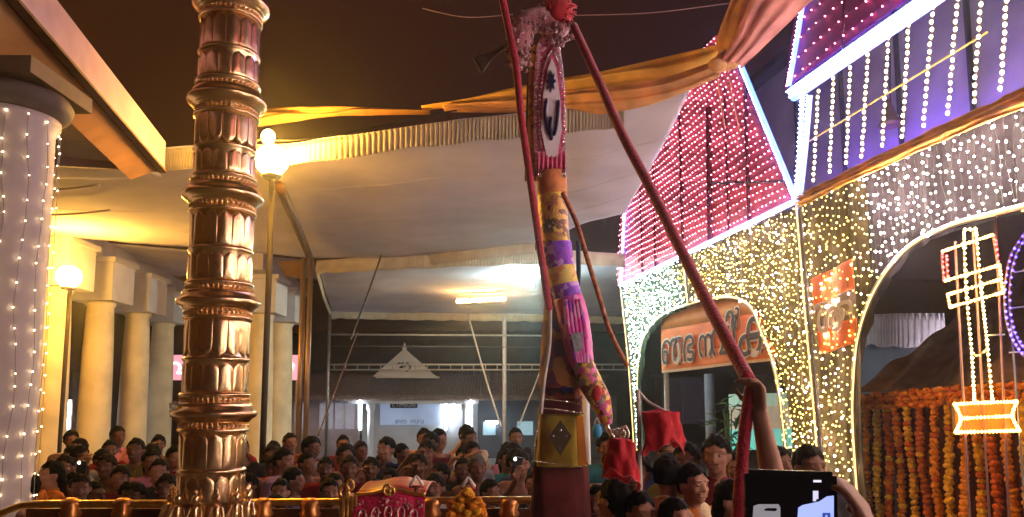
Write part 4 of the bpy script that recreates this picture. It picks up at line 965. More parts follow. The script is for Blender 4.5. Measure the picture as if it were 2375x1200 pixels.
# neck wrap and carved body, arm, skirts
def sleeve(pl, rs, Y, m, name, parent=ef, wob=.04, flat=.8):
    P = path([at(x, y, Y) for x, y in pl], 24); N_ = 24; rr = [lerp(rs[min(int(i / N_ * (len(rs) - 1)), len(rs) - 2)], rs[min(int(i / N_ * (len(rs) - 1)) + 1, len(rs) - 1)], (i / N_ * (len(rs) - 1)) % 1 if i < N_ else 1) * (1 + wob * nz(i * .7, Y * 9)) for i in range(N_ + 1)]
    return MB().tube(P, rr, 16).build(name, m, parent)
AX = [(1278, 400), (1281, 450), (1283, 500), (1288, 550), (1294, 590), (1302, 630), (1310, 665), (1318, 700), (1332, 770), (1350, 845)]
def seg(a, b, r0, r1, m, name, d=0.0):
    pts = [p for p in AX if a < p[1] < b]
    xa = [lerp(p[0], q[0], (y - p[1]) / (q[1] - p[1])) for y in (a, b) for p, q in zip(AX, AX[1:]) if p[1] <= y <= q[1]]
    return sleeve([(xa[0], a)] + pts + [(xa[-1], b)], [r0, r1], YE + .03 + d, m, name, wob=.03)
seg(402, 452, .092, .088, mat('wrap_orange', (0.55, 0.20, 0.07), .7, var=.3, scale=20), 'neck_wrap')
seg(448, 572, .090, .084, M_BROC, 'brocade_neck')
seg(566, 622, .090, .086, cloth_pattern('violet_cloth', [(0.26, 0.06, 0.62), (0.18, 0.04, 0.50), (0.55, 0.30, 0.70), (0.30, 0.06, 0.55)], 34, .5), 'violet_wrap')
seg(616, 668, .086, .082, cloth_pattern('yellow_cloth', [(0.72, 0.52, 0.08), (0.62, 0.30, 0.10), (0.72, 0.56, 0.16)], 30, .5), 'yellow_wrap')
seg(662, 702, .084, .086, MATS['violet_cloth'], 'violet_wrap')
sleeve([(1340, 560), (1342, 630), (1338, 690)], [0.014, 0.014, 0.012], YE + .06, C_('slate', (0.03, 0.035, 0.06)), 'slate_rod')
mi = []
for k in range(16):
    a = math.pi * 2 * k / 16; rr = (1.0, 0.5)[k % 2]; mi.append((1273 + 16 * rr * math.sin(a), 522 - 24 * rr * math.cos(a)))
plate(mi, YE - 0.075, 0.012, C_('star_dark', (0.05, 0.045, 0.03)), 'star_patch'); MB().ell(at(1274, 524, YE - .085), (.011, .006, .011), 10, 8).build('mirror', M_SEQ, ef)
sleeve([(1296, 600), (1298, 650), (1300, 720), (1302, 800), (1303, 900)], [0.07, 0.085, 0.10, 0.12, 0.14], YE + .12, M_BODY, 'body')
sleeve([(1318, 690), (1330, 740), (1341, 800), (1352, 850)], [0.084, 0.09, 0.085, 0.062], YE - .0, M_MAGP, 'magenta_sleeve')
for k in range(5): sleeve([(1312 + k * 8, 695), (1320 + k * 9, 770), (1338 + k * 6, 842)], [0.012, 0.018, 0.012], YE - .095, M_MAGP, 'pleat')
plate([(1324, 775), (1352, 770), (1352, 812), (1334, 818)], YE - 0.125, 0.02, C_('mirror_grey', (0.30, 0.32, 0.36), rough=.3, var=.4, scale=30), 'grey_patch')
sleeve([(1350, 840), (1368, 885), (1392, 930), (1410, 985)], [0.06, 0.07, 0.064, 0.026], YE - .03, M_ARM, 'brocade_arm')
ee = MB(); ee.ell(at(1384, 912, YE - .09), (0.028, 0.015, 0.05), 12, 8); ee.build('red_medallion', M_ERED, ef)
seqrow([(1372, 880), (1366, 912), (1384, 942), (1400, 925), (1396, 890), (1372, 880)], YE - .085, .006, .016)
sleeve([(1404, 975), (1414, 1002), (1424, 1015)], [0.014, 0.012, 0.010], YE - .03, M_SEQ, 'silver_hand')
lp = MB()
for k in range(4): lp.tube(path([at(1416 + k * 9, 1012, YE - .03), at(1422 + k * 9, 996 - 3 * k, YE - .05), at(1432 + k * 9, 1004, YE - .03), at(1430 + k * 9, 1016, YE - .03)], 10), 0.006, 5)
lp.build('wire_loop', M_SEQ, ef)
def robe(y0, y1, xl0, xr0, xl1, xr1, Y, m, name, fold=0.012, depth=0.16, nf=9):
    mb = MB()
    def fn(u, v):
        a = u * 2 * math.pi; cx = lerp((xl0 + xr0) / 2, (xl1 + xr1) / 2, v); w = lerp(xr0 - xl0, xr1 - xl1, v) / 2
        p = at(cx, lerp(y0, y1, v), Y); rr = w / FPX * Y
        f = 1 + fold / rr * math.sin(a * nf + 2 * nz(v * 3, u * 2))
        sq = (abs(math.cos(a)) ** 4 + abs(math.sin(a)) ** 4) ** -0.25
        return p + Vector((rr * math.cos(a) * sq * .92 * f, depth * math.sin(a) * sq * .8 * lerp(.7, 1, v), 0))
    mb.grid(fn, 72, 14); return mb.build(name, m, ef)
robe(700, 925, 1284, 1330, 1256, 1350, YE + .16, M_BODY, 'maroon_robe', depth=.14)
ys = MB(); ys.ell(at(1302, 790, YE + .03), (0.045, 0.02, 0.065), 14, 10); ys.build('yellow_disc', M_EYEL, ef)
plate([(1290, 868), (1325, 862), (1330, 915), (1300, 905)], YE + .0, 0.03, M_EBLUE, 'blue_patch')
robe(918, 960, 1256, 1350, 1250, 1352, YE + .15, M_EMAR, 'maroon_band', .006)
robe(950, 1080, 1250, 1352, 1240, 1362, YE + .15, M_EOLIVE, 'olive_panel', .005, depth=.17)
dm = plate([(1300, 975), (1326, 1012), (1300, 1058), (1272, 1014)], YE - .07, 0.03, C_('diamond_dark', (0.06, 0.045, 0.02)), 'diamond_motif')
for x, y in ((1300, 998), (1284, 1012), (1314, 1012), (1298, 1040)): MB().ell(at(x, y, YE - .085), (.007, .005, .007), 8, 6).build('mirror', M_SEQ, dm)
plate([(1352, 965), (1362, 1078), (1342, 1082), (1338, 968)], YE - .06, 0.04, mat('border_orange', (0.55, 0.2, 0.02), .7, var=.2), 'orange_border')
robe(1072, 1330, 1238, 1362, 1222, 1378, YE + .15, M_EMAR, 'maroon_skirt', .014, depth=.19, nf=14)
robe(1320, 1700, 1222, 1378, 1210, 1390, YE + .15, M_EMAR, 'maroon_skirt', .014, depth=.2, nf=14)
for pl_ in ([(1256, 925), (1300, 930), (1350, 938)], [(1252, 946), (1300, 952), (1352, 960)], [(1245, 1070), (1300, 1078), (1358, 1082)], [(1250, 955), (1244, 1010), (1240, 1068)], [(1332, 740), (1338, 830), (1342, 920)]): seqrow(pl_, YE - .085 if pl_[0][1] > 950 else YE - .03, .005, .014)
# velvet ropes of the effigy
M_VELV = mat('velvet_red', (0.40, 0.014, 0.040), .8, var=.25, scale=25, bump=.5, sheen=.4)
rope([(1160, -30), (1172, 30), (1196, 150), (1210, 280), (1230, 420), (1256, 600), (1274, 720)], 4.3, 4.4, 0.022, 'long red velvet rope hanging left of the effigy head', M_VELV, 40, 'velvet_rope')
rope([(1276, 715), (1274, 800), (1262, 880), (1254, 960)], 4.4, 4.3, 0.012, 'pale grey cord along the left of the effigy body', M_GREYWIRE, 20, 'cord', 'cord')
rope([(1330, 60), (1385, 180), (1440, 305), (1510, 440), (1582, 585), (1650, 720), (1738, 885)], 4.35, 2.62, 0.024, 'thick dark red rope running from the effigy crown to the raised hand', M_VELV, 50, 'velvet_rope')
rope([(1305, 448), (1338, 520), (1362, 600), (1390, 690), (1415, 770), (1455, 850)], 4.4, 4.2, 0.014, 'thin gold and red cord trailing right of the effigy', mat('goldcord', (0.40, 0.13, 0.06), .5, var=.6, scale=30), 40, 'cord', 'cord')
rope([(1742, 895), (1730, 980), (1722, 1060), (1712, 1200), (1700, 1500)], 2.62, 2.6, 0.022, 'tail of red rope hanging below the raised hand', M_VELV, 30, 'velvet_rope')

# ================================================================== PEOPLE
M_SKIN = [mat('skin_brown', (0.24, 0.11, 0.065), 0.55, var=.15, scale=12), mat('skin_deep', (0.15, 0.066, 0.040), 0.55, var=.15, scale=12), mat('skin_tan', (0.32, 0.16, 0.10), 0.55, var=.15, scale=12)]
M_EYEW = mat('eye_white', (0.6, 0.55, 0.5), 0.3); M_DARKF = mat('brow_dark', (0.012, 0.008, 0.007), 0.6); M_LIP = mat('lip', (0.16, 0.05, 0.045), 0.5)
M_HAIR = [mat('hair_black', (0.006, 0.0045, 0.004), 0.6, var=.3, scale=60, bump=.3, spec=.04), mat('hair_brown', (0.011, 0.007, 0.005), 0.6, var=.3, scale=60, bump=.3, spec=.04), mat('hair_grey', (0.09, 0.085, 0.08), 0.7, var=.3, scale=60, bump=.3, spec=.04)]
def remesh(mb, vox, smooth=2, name='body'):
    me = mb.mesh(name, None); o = bpy.data.objects.new(name, me); COL.objects.link(o)
    md = o.modifiers.new('r', 'REMESH'); md.mode = 'VOXEL'; md.voxel_size = vox; md.use_smooth_shade = True
    if smooth:
        s = o.modifiers.new('s', 'SMOOTH'); s.factor = 0.5; s.iterations = smooth
    dg = bpy.context.evaluated_depsgraph_get(); out = bpy.data.meshes.new_from_object(o.evaluated_get(dg))
    bpy.data.objects.remove(o); bpy.data.meshes.remove(me); out.name = name; return out
def hand(mb, w, d, nrm, curl=0.35, sc=1.0):
    """palm + four bent fingers + thumb; w wrist, d pointing direction, nrm palm normal"""
    d = Vector(d).normalized(); nrm = Vector(nrm); nrm = (nrm - d * nrm.dot(d)).normalized(); s = d.cross(nrm)
    k = w + d * 0.085 * sc
    for i in range(4):
        o_ = (i - 1.5) * 0.0205 * sc; mb.cap(w + s * o_ * 0.6 + d * .01, k + s * o_, 0.014 * sc, 0.0115 * sc, 8)
        L = (0.070, 0.080, 0.075, 0.058)[i] * sc; p = k + s * o_; dd = d
        for j, f in enumerate((0.45, 0.32, 0.23)):
            a = curl * (0.7 + 0.5 * j); dd = (dd * math.cos(a) + nrm * math.sin(a)).normalized(); q = p + dd * L * f
            mb.cap(p, q, (0.0098 - .0008 * j) * sc, (0.0092 - .0008 * j) * sc, 8); p = q
    t0 = w + d * 0.03 * sc - s * 0.03 * sc; t1 = t0 + (d * .6 - s * .7 + nrm * .35).normalized() * 0.042 * sc; t2 = t1 + (d * .9 - s * .1 + nrm * .5).normalized() * 0.032 * sc
    mb.cap(t0, t1, 0.0135 * sc, 0.0115 * sc, 8); mb.cap(t1, t2, 0.011 * sc, 0.009 * sc, 8)
def head(mb):
    mb.ell((0, 0.004, 1.592), (0.072, 0.094, 0.105), 20, 14); mb.ell((0, -0.028, 1.53), (0.057, 0.062, 0.062), 16, 12); mb.ell((0, -0.064, 1.497), (0.026, 0.024, 0.022), 10, 8)
    mb.cap((0, -0.088, 1.60), (0, -0.104, 1.558), 0.009, 0.014); mb.ell((-.012, -.092, 1.555), (.011, .012, .009), 8, 6); mb.ell((.012, -.092, 1.555), (.011, .012, .009), 8, 6)
    mb.cap((-.045, -.072, 1.612), (.045, -.072, 1.612), .014); mb.ell((-.04, -.058, 1.56), (.026, .028, .022), 10, 8); mb.ell((.04, -.058, 1.56), (.026, .028, .022), 10, 8)
    for s in (-1, 1): mb.ell((s * .078, 0.012, 1.575), (.012, .022, .032), 8, 8)
    mb.cap((0, 0.014, 1.40), (0, 0.004, 1.53), 0.056, 0.052, 12)
    mb.cap((-.02, -.083, 1.522), (.02, -.083, 1.522), .0085)
def arms_pose(p):
    """(elbow, wrist, hand dir, palm normal) for both sides"""
    V = Vector
    P = {'down': [(V((s * .235, .02, 1.10)), V((s * .225, -.05, .86)), V((0, -.1, -1)), V((-s, 0, 0))) for s in (-1, 1)],
         'folded': [(V((-.235, -.03, 1.13)), V((.02, -.17, 1.16)), V((1, -.1, .1)), V((0, 1, 0))), (V((.235, -.03, 1.13)), V((-.02, -.19, 1.12)), V((-1, -.1, .1)), V((0, 1, 0)))],
         'pray': [(V((-.235, -.06, 1.12)), V((-.035, -.21, 1.25)), V((.25, -.25, 1)), V((1, 0, 0))), (V((.235, -.06, 1.12)), V((.035, -.21, 1.25)), V((-.25, -.25, 1)), V((-1, 0, 0)))],
         'phone': [(V((-.22, -.12, 1.20)), V((-.07, -.27, 1.48)), V((.15, -.2, 1)), V((.6, -1, 0))), (V((.235, .02, 1.10)), V((.225, -.05, .86)), V((0, -.1, -1)), V((-1, 0, 0)))],
         'raised': [(V((-.25, -.05, 1.58)), V((-.20, -.10, 1.84)), V((.05, -.1, 1)), V((0, -1, 0))), (V((.235, .02, 1.10)), V((.225, -.05, .86)), V((0, -.1, -1)), V((-1, 0, 0)))],
         'brow': [(V((-.27, -.12, 1.36)), V((-.12, -.13, 1.57)), V((.9, -.1, .5)), V((0, 0, -1))), (V((.235, .02, 1.10)), V((.225, -.05, .86)), V((0, -.1, -1)), V((-1, 0, 0)))]}
    return P[p]
def make_person(pose, woman=False, pants=False, vox=0.0125, arms=None):
    sh = 0.165 if woman else 0.188; A = arms or arms_pose(pose); b = MB(); head(b)
    b.ell((0, 0, 1.25), (.145 if woman else .165, .10 if woman else .11, .17), 18, 12); b.cap((-sh + .03, 0.01, 1.385), (sh - .03, 0.01, 1.385), .055); b.cap((0, .01, 1.40), (0, .012, 1.45), .075, .05)
    b.ell((0, 0, 1.06), (.13 if woman else .145, .105, .18), 18, 12); b.ell((0, 0.01, .91), (.165, .118, .13), 18, 12)
    for s, (e, w, d, n, *cu) in zip((-1, 1), A):
        S_ = Vector((s * sh, 0.01, 1.375)); b.cap(S_, e, .050, .040); b.cap(e, w, .042, .027); hand(b, Vector(w), d, n, cu[0] if cu else .35)
        b.cap((s * .085, 0, .88), (s * .085, -.01, .50), .086, .058); b.cap((s * .085, -.01, .50), (s * .085, .015, .09), .056, .038); b.cap((s * .087, .03, .045), (s * .095, -.13, .032), .040, .030)
    me = remesh(b, vox, 2, 'body')
    # features are set into the same mesh, with their own material slots
    bm = bmesh.new(); bm.from_mesh(me); f0 = len(bm.faces)
    fe = MB(); n0 = 0; slots = []
    for s in (-1, 1):
        fe.ell((s * .031, -.0795, 1.586), (.0125, .008, .0085), 8, 6); slots += [1] * (len(fe.f) - len(slots))
        fe.ell((s * .031, -.0865, 1.586), (.0055, .004, .006), 8, 6); slots += [2] * (len(fe.f) - len(slots))
        fe.cap((s * .015, -.091, 1.611), (s * .048, -.081, 1.613), .0045); slots += [2] * (len(fe.f) - len(slots))
    fe.cap((-.022, -.090, 1.523), (.022, -.090, 1.523), .006); slots += [3] * (len(fe.f) - len(slots))
    if not woman and pose in ('down', 'folded', 'brow'):
        fe.cap((-.026, -.090, 1.540), (.026, -.090, 1.540), .0075); slots += [2] * (len(fe.f) - len(slots))
    vs = [bm.verts.new(v) for v in fe.v]
    for f, sl in zip(fe.f, slots):
        fc = bm.faces.new([vs[i] for i in f]); fc.material_index = sl; fc.smooth = True
    bm.to_mesh(me); bm.free(); me.materials.clear()
    for m in (M_SKIN[0], M_EYEW, M_DARKF, M_LIP): me.materials.append(m)
    # shirt
    s_ = MB(); t = .013
    s_.ell((0, 0, 1.25), ((.145 if woman else .165) + t, (.10 if woman else .11) + t, .18), 18, 12); s_.cap((-sh + .03, 0.01, 1.385), (sh - .03, 0.01, 1.385), .055 + t); s_.ell((0, 0, 1.05), (.158 + t, .118 + t, .22), 18, 12)
    s_.ell((0, .01, .90), (.172 + t, .125 + t, .12), 18, 12); s_.cap((0, .014, 1.39), (0, .014, 1.425), .082, .068)
    for s, (e, w, d, n, *cu) in zip((-1, 1), A):
        S_ = Vector((s * sh, 0.01, 1.375)); fr = 0.8; s_.cap(S_, S_.lerp(e, fr), .066, .060)
    if woman:
        for k in range(9):
            a = k / 8; s_.ell((lerp(.13, -.15, a), -.10 - .04 * math.sin(math.pi * a), lerp(1.42, .98, a)), (.055, .03, .06), 10, 8)
    sm = remesh(s_, .015, 3, 'shirt'); bm = bmesh.new(); bm.from_mesh(sm)
    for v in bm.verts: v.co += v.normal * 0.009 * nz(v.co.x * 14, v.co.y * 14, v.co.z * 9)
    bm.to_mesh(sm); bm.free(); sm.materials.append(M_WHITEPAINT)
    # lower garment
    lo = MB()
    if pants:
        lo.ell((0, 0.01, .93), (.178, .130, .12), 18, 12)
        for s in (-1, 1): lo.cap((s * .085, 0, .88), (s * .087, 0, .08), .100, .062)
        lm = remesh(lo, .018, 2, 'trousers')
    else:
        lo.lathe([(.30 + .0, .04), (.27, .3), (.24, .6), (.20, .85), (.168, 1.0)], 40, fl=lambda i, a: (0.75 + .25 * abs(math.cos(a))) * (1 + (.04 * math.sin(9 * a) if i < 3 else 0)))
        lm = lo.mesh('waist_cloth', None)
    lm.materials.append(M_WHITEPAINT)
    # hair
    h = MB(); h.ell((0, 0.014, 1.602), (.083, .101, .108), 22, 16)
    if woman: h.ell((0, .085, 1.52), (.06, .045, .10), 12, 10); h.ell((0, .09, 1.42), (.045, .035, .16), 12, 10)
    hm0 = remesh(h, .010, 1, 'hair'); bm = bmesh.new(); bm.from_mesh(hm0)
    def cut(c): 
        if woman and c.y > .03: return False
        return (c.z < 1.600 and c.y < .02) or (c.y < -.035 and c.z < 1.645 + .016 * nz(c.x * 45, c.y * 20, 3) - (.0 if woman else abs(c.x) * .25)) or c.z < 1.535
    bmesh.ops.delete(bm, geom=[f for f in bm.faces if cut(f.calc_center_median())], context='FACES')
    for v in bm.verts: v.co += v.normal * (0.010 * nz(v.co.x * 40, v.co.y * 40, v.co.z * 30) + (.004 if not woman else .001))
    bm.to_mesh(hm0); bm.free(); hm0.materials.append(M_HAIR[0])
    return dict(body=me, shirt=sm, lower=lm, hair=hm0, lname='trousers' if pants else 'waist_cloth')
PROTO = {}
for k, (pose, wm, pt_) in {'m_down': ('down', 0, 0), 'm_fold': ('folded', 0, 1), 'm_pray': ('pray', 0, 0), 'm_phone': ('phone', 0, 1), 'm_brow': ('brow', 0, 1), 'w_down': ('down', 1, 0), 'w_pray': ('pray', 1, 0), 'w_fold': ('folded', 1, 0)}.items():
    PROTO[k] = make_person(pose, wm, pt_)
SHIRTS = {'white': (0.52, 0.48, 0.44), 'cream': (0.46, 0.36, 0.22), 'maroon': (0.13, 0.02, 0.025), 'dark red': (0.20, 0.022, 0.022), 'olive': (0.12, 0.11, 0.035), 'navy': (0.025, 0.028, 0.075), 'grey': (0.14, 0.13, 0.13), 'rust': (0.26, 0.08, 0.03),
          'purple': (0.10, 0.03, 0.13), 'brown': (0.12, 0.06, 0.035), 'pink': (0.42, 0.15, 0.18), 'black': (0.022, 0.02, 0.02), 'teal': (0.03, 0.12, 0.12), 'orange': (0.40, 0.13, 0.03), 'blue': (0.06, 0.09, 0.24), 'mauve': (0.26, 0.15, 0.20)}
SHIRTS = {k: tuple(min(.7, x * 1.3) for x in v) for k, v in SHIRTS.items()}
def person(proto, x, y, h, yaw, shirt, label, group=None, skin=0, hair=0, lower=(0.5, 0.45, 0.38), tilt=0.0, bare=False):
    t = thing('person', label, 'person', (x, y, 0), group); t.rotation_euler = (tilt, 0, yaw); s = h / 1.71; t.scale = (s, s, s)
    P = PROTO[proto] if isinstance(proto, str) else proto
    for nm, me, ms in (('body', P['body'], M_SKIN[skin]), ('shirt', P['shirt'], mat('shirt_' + shirt.replace(' ', '_'), SHIRTS[shirt], .9, var=.22, scale=7, bump=.25, spec=.05)), (P['lname'], P['lower'], mat('lower_%d' % int(lower[0] * 100), lower, .85, var=.15)), ('hair', P['hair'], M_HAIR[hair])):
        if bare and nm == 'shirt': continue
        o = bpy.data.objects.new(nm, me); COL.objects.link(o); o.parent = t
        o.material_slots[0].link = 'OBJECT'; o.material_slots[0].material = ms
    return t
rc = random.Random(21)
ZONES = [(190, 'below first column'), (262, 'before second column'), (335, 'before third column'), (430, 'before fourth column'), (600, 'beside the flagpole'), (690, 'below globe lamp'), (800, 'below twin poles'), (900, 'left of notice board'),
         (1030, 'below white pediment'), (1130, 'right of notice board'), (1235, 'below centre post'), (1420, 'behind the effigy'), (1600, 'before the small arch'), (9999, 'before the light pillar')]
ROWN = ['at the brass railing', 'one row behind rails', 'two rows behind rails', 'third row back', 'fourth row back', 'fifth row back', 'sixth row back', 'in the back row']
ROWS = [(5.65, 1.32, 1.44, 0.35), (6.05, 1.38, 1.50, 0.35), (6.5, 1.42, 1.56, 0.35), (6.95, 1.48, 1.60, 0.36), (7.4, 1.50, 1.64, 0.36), (7.9, 1.52, 1.67, 0.37), (8.5, 1.55, 1.70, 0.40), (9.3, 1.58, 1.72, 0.50)]
used = {}; PHS = []
cols = list(SHIRTS)
weights = {'white': 1.5, 'cream': 1.8, 'maroon': 3, 'dark red': 2, 'olive': 1.6, 'navy': 1.8, 'grey': 2, 'rust': 1.4, 'purple': 1.6, 'brown': 2.4, 'pink': 1.6, 'black': 2.2, 'teal': .4, 'orange': .6, 'blue': .6, 'mauve': 1}
ACT = {'m_down': 'man', 'm_fold': 'man with folded arms', 'm_pray': 'man with joined palms', 'm_phone': 'man lifting one hand', 'm_brow': 'man with hand at his brow', 'w_down': 'woman', 'w_pray': 'woman with joined palms', 'w_fold': 'woman with folded arms'}
for ri, (Y, h0, h1, dx) in enumerate(ROWS):
    x = at(60, 1000, Y).x + rc.uniform(0, .2); xe = at(1335 if ri < 7 else 1300, 1000, Y).x
    while x < xe:
        yy = Y + rc.uniform(-.18, .18); px = 1187.5 + FPX * x / yy
        if ri == 0 and 395 < px < 600: x += dx; continue
        if px < 130 and ri > 3 : x += dx; continue
        if ri == 7 and rc.random() < .35: x += dx; continue
        kind = rc.choice(['m_down', 'm_fold', 'm_pray', 'm_phone', 'm_brow', 'm_down', 'm_fold', 'w_down', 'w_pray', 'w_fold'] if ri > 1 else ['w_down', 'w_pray', 'w_fold', 'w_pray', 'm_fold', 'm_pray', 'w_down'])
        zone = next(n for lim, n in ZONES if px < lim)
        bare = kind[0] == 'm' and rc.random() < .45
        for _ in range(60):
            sc_ = 'bare' if bare and ('bare', kind, zone, ri) not in used else rc.choices(cols, [weights[c] for c in cols])[0]
            if (zone, ri, sc_) not in used: break
        bare = sc_ == 'bare'
        if bare: used[('bare', kind, zone, ri)] = 1
        used[(zone, ri, sc_)] = 1
        wmn = kind[0] == 'w'
        hr = 2 if (kind == 'm_down' and rc.random() < .15) else rc.choice((0, 0, 1))
        lab = '%s%s in %s %s %s %s' % ('grey haired ' if hr == 2 else '', ACT[kind], sc_, 'blouse' if wmn else 'shirt', ROWN[ri], zone)
        if bare: lab = '%sbare chested %s %s %s' % ('grey haired ' if hr == 2 else '', ACT[kind], ROWN[ri], zone)
        hh, yaw = rc.uniform(h0 - .03, h1 + .03), rc.gauss(0.0, .6) + (0.25 if x < -1 else 0)
        if kind == 'm_phone' and ri > 0 and len(PHS) < 6 and rc.random() < .7:
            PHS.append((x, yy, hh, yaw, 'phone with lit flash of %s %s %s' % ('bare chested man' if bare else '%s shirt' % sc_, ROWN[ri], zone)))
        person(kind, x, yy, hh, yaw, 'white' if bare else sc_, lab, 'crowd watching behind the railing', rc.choice((0, 0, 1, 1, 2)), hr, rc.choice([(0.5, .45, .38), (.05, .05, .07), (.12, .09, .07), (.3, .25, .2)]), rc.uniform(-.03, .05), bare)
        x += dx * rc.uniform(.85, 1.25)
pcase = MB().box((0, 0, 0), (.075, .010, .155)).mesh('case', mat('phone_case', (.02, .02, .025), .4)); pcase.polygons.foreach_set('use_smooth', [False] * 6)
pscr = MB().ell((-.022, -.006, .058), (.011, .004, .013), 10, 6).mesh('flash', mat('phone_flash', (.1, .1, .12), .3, emit=(1.0, .9, .75), estr=2.5))
for (x, yy, hh, yaw, lab) in PHS:                     # each phone stays a thing of its own
    k = hh / 1.71; p = Vector((x, yy, 0)) + Matrix.Rotation(yaw, 3, 'Z') @ (Vector((-.062, -.325, 1.585)) * k)
    o = thing('phone', lab, 'phone', p, 'phones held up in the crowd'); o.rotation_euler = (-.15, 0.2, yaw + math.pi)
    for nm, me in (('case', pcase), ('flash', pscr)):
        q = bpy.data.objects.new(nm, me); COL.objects.link(q); q.parent = o
    o.rotation_euler = (.15, 0.15, yaw)
# people on the right, in front of the gate
def pr(px, Y, h, kind, yaw, shirt, lab, **k):
    x = (px - 1187.5) / FPX * Y; return person(kind, x, Y, h, yaw, shirt, lab, None, **k)
PI = math.pi
pr(1655, 4.9, 1.77, 'm_down', -0.4, 'maroon', 'man in maroon shirt facing the camera beside the red rope', skin=2)
pr(1542, 4.6, 1.67, 'm_down', PI - .3, 'cream', 'man in cream shirt seen from behind below the upper red bundle', skin=2)
pr(1418, 4.1, 1.58, 'w_fold', PI + .7, 'pink', 'woman in pink blouse turned away below the lower red bundle', skin=2)
pr(1600, 4.5, 1.62, 'm_fold', 0.5, 'orange', 'short man in orange shirt between the cream shirt and the red rope', skin=2)
pr(1690, 4.2, 1.56, 'w_down', 0.9, 'maroon', 'short woman in maroon blouse just left of the phone', skin=2)
pr(1480, 4.0, 1.52, 'm_fold', 0.3, 'mauve', 'short man in mauve shirt between the pink blouse and the cream shirt', skin=2)
pr(1560, 3.9, 1.50, 'w_fold', 0.7, 'rust', 'short woman in rust blouse with folded arms at the bottom edge', skin=2)
pr(1868, 4.6, 1.72, 'm_down', 0.2, 'black', 'man in black shirt whose head shows just above the phone', skin=1)
pr(1470, 4.6, 1.68, 'm_fold', -.4, 'rust', 'man in rust shirt between the two red cloth bundles', skin=1)
pr(1585, 5.0, 1.72, 'm_pray', -.3, 'olive', 'man in olive shirt under the orange banner', skin=1)
pr(1545, 6.2, 1.70, 'm_down', .2, 'navy', 'man in navy shirt before the indigo door of the inner hall', skin=0)
pr(1700, 5.6, 1.62, 'w_pray', -.2, 'purple', 'woman in purple blouse with joined palms below the potted plant', skin=0)
pr(1420, 5.5, 1.66, 'w_down', -.2, 'mauve', 'woman in mauve blouse directly right of the effigy body', skin=0)
pr(1405, 6.6, 1.72, 'm_down', .1, 'teal', 'man in teal shirt partly hidden behind the brocade arm', skin=0)
pr(1800, 5.6, 1.66, 'm_fold', .3, 'grey', 'man in grey shirt behind the raised arm', skin=1)
pr(1380, 4.7, 1.48, 'w_pray', -.3, 'purple', 'short woman in purple blouse at the foot of the effigy', skin=1)

# hero arm: man behind the phone holding the rope up with his right arm
HY = 2.6
hx, hy_ = at(1838, 1100, HY).x, HY; hs = 1.72 / 1.71
def loc_(p, o, yaw, s): 
    d = (Vector(p) - Vector(o)) / s; return Matrix.Rotation(-yaw, 3, 'Z') @ d
w_w = at(1762, 958, HY); e_w = at(1790, 1096, HY + .03)
sy = 0.0
wl_, el_ = loc_(w_w, (hx, hy_, 0), sy, hs), loc_(e_w, (hx, hy_, 0), sy, hs)
dn = arms_pose('down')[1]
PROTO['hero'] = make_person('down', 0, 0, .0095, [(el_, wl_, Vector((-.12, 0, 1)), Vector((-1, -.5, 0)), 1.05), dn])
ph_ = dict(PROTO['hero'])
t = person(ph_, hx, hy_, 1.72, sy, 'maroon', 'man hidden behind the phone with one bare arm raised gripping the red rope', skin=2)

# phone and the person filming
PY = 1.30
ph = thing('phone', 'black phone held sideways with lit blue tile at the lower right corner', 'phone', at(1835, 1160, PY))
def ppx(x, y, d=0.0): return at(x, y, PY + d)
BLK = mat('phone_black', (0.012, 0.011, 0.016), .25, var=.1, coat=.5)
p00, p10, p11, p01 = ppx(1730, 1088), ppx(1942, 1094), ppx(1938, 1236), ppx(1722, 1228)
ux = (p10 - p00).normalized(); uy_ = (p00 - p01); uy_ = (uy_ - ux * uy_.dot(ux)).normalized()
bmh = bmesh.new(); bmesh.ops.create_cube(bmh, size=1)
bmesh.ops.scale(bmh, vec=((p10 - p00).length, (p00 - p01).length, 0.009), verts=bmh.verts); bmesh.ops.bevel(bmh, geom=[e for e in bmh.edges if abs((e.verts[0].co - e.verts[1].co).z) > .005], offset=.007, segments=4, affect='EDGES')
me = bpy.data.meshes.new('case'); bmh.to_mesh(me); bmh.free(); me.materials.append(BLK)
PM = frame_mat((p00 + p10 + p11 + p01) / 4, ux, uy_)
def on_phone(name, me_, off=(0, 0, 0)):
    o = bpy.data.objects.new(name, me_); COL.objects.link(o); o.parent = ph; o.matrix_parent_inverse = parent_matrix(ph).inverted(); o.matrix_basis = PM @ Matrix.Translation(off); return o
on_phone('case', me)
def ptile(name, px, m, d=-0.0062, th=.001):
    Pp = [ppx(x, y, d) for x, y in px]; n = len(Pp); mb = MB(); mb.smooth = False
    tri = tessellate_polygon([Pp]); mb.add(Pp + [p + Vector((0, th, 0)) for p in Pp], [tuple(a) for a in tri] + [tuple(i + n for i in reversed(a)) for a in tri] + [(i, (i + 1) % n, n + (i + 1) % n, n + i) for i in range(n)])
    return mb.build(name, m, ph)
blue = ptile('screen_tile', [(1852, 1178), (1862, 1172), (1900, 1164), (1918, 1152), (1934, 1150), (1934, 1204), (1850, 1204)], mat('tile_blue', (.3, .35, .5), .3, emit=(.36, .46, 1.0), estr=.2))
ptile('screen_mark', [(1908, 1190), (1926, 1190), (1926, 1204), (1920, 1204), (1920, 1195), (1914, 1195), (1914, 1204), (1908, 1204)], mat('tile_mark', (.05, .08, .3), .4, emit=(.05, .10, .6), estr=.1), -.0078)
ptile('screen_icon', [(1886, 1139), (1898, 1139), (1898, 1158), (1893, 1158), (1893, 1163), (1886, 1163)], mat('icon_white', (.5, .5, .6), .4, emit=(.7, .72, .95), estr=.17))
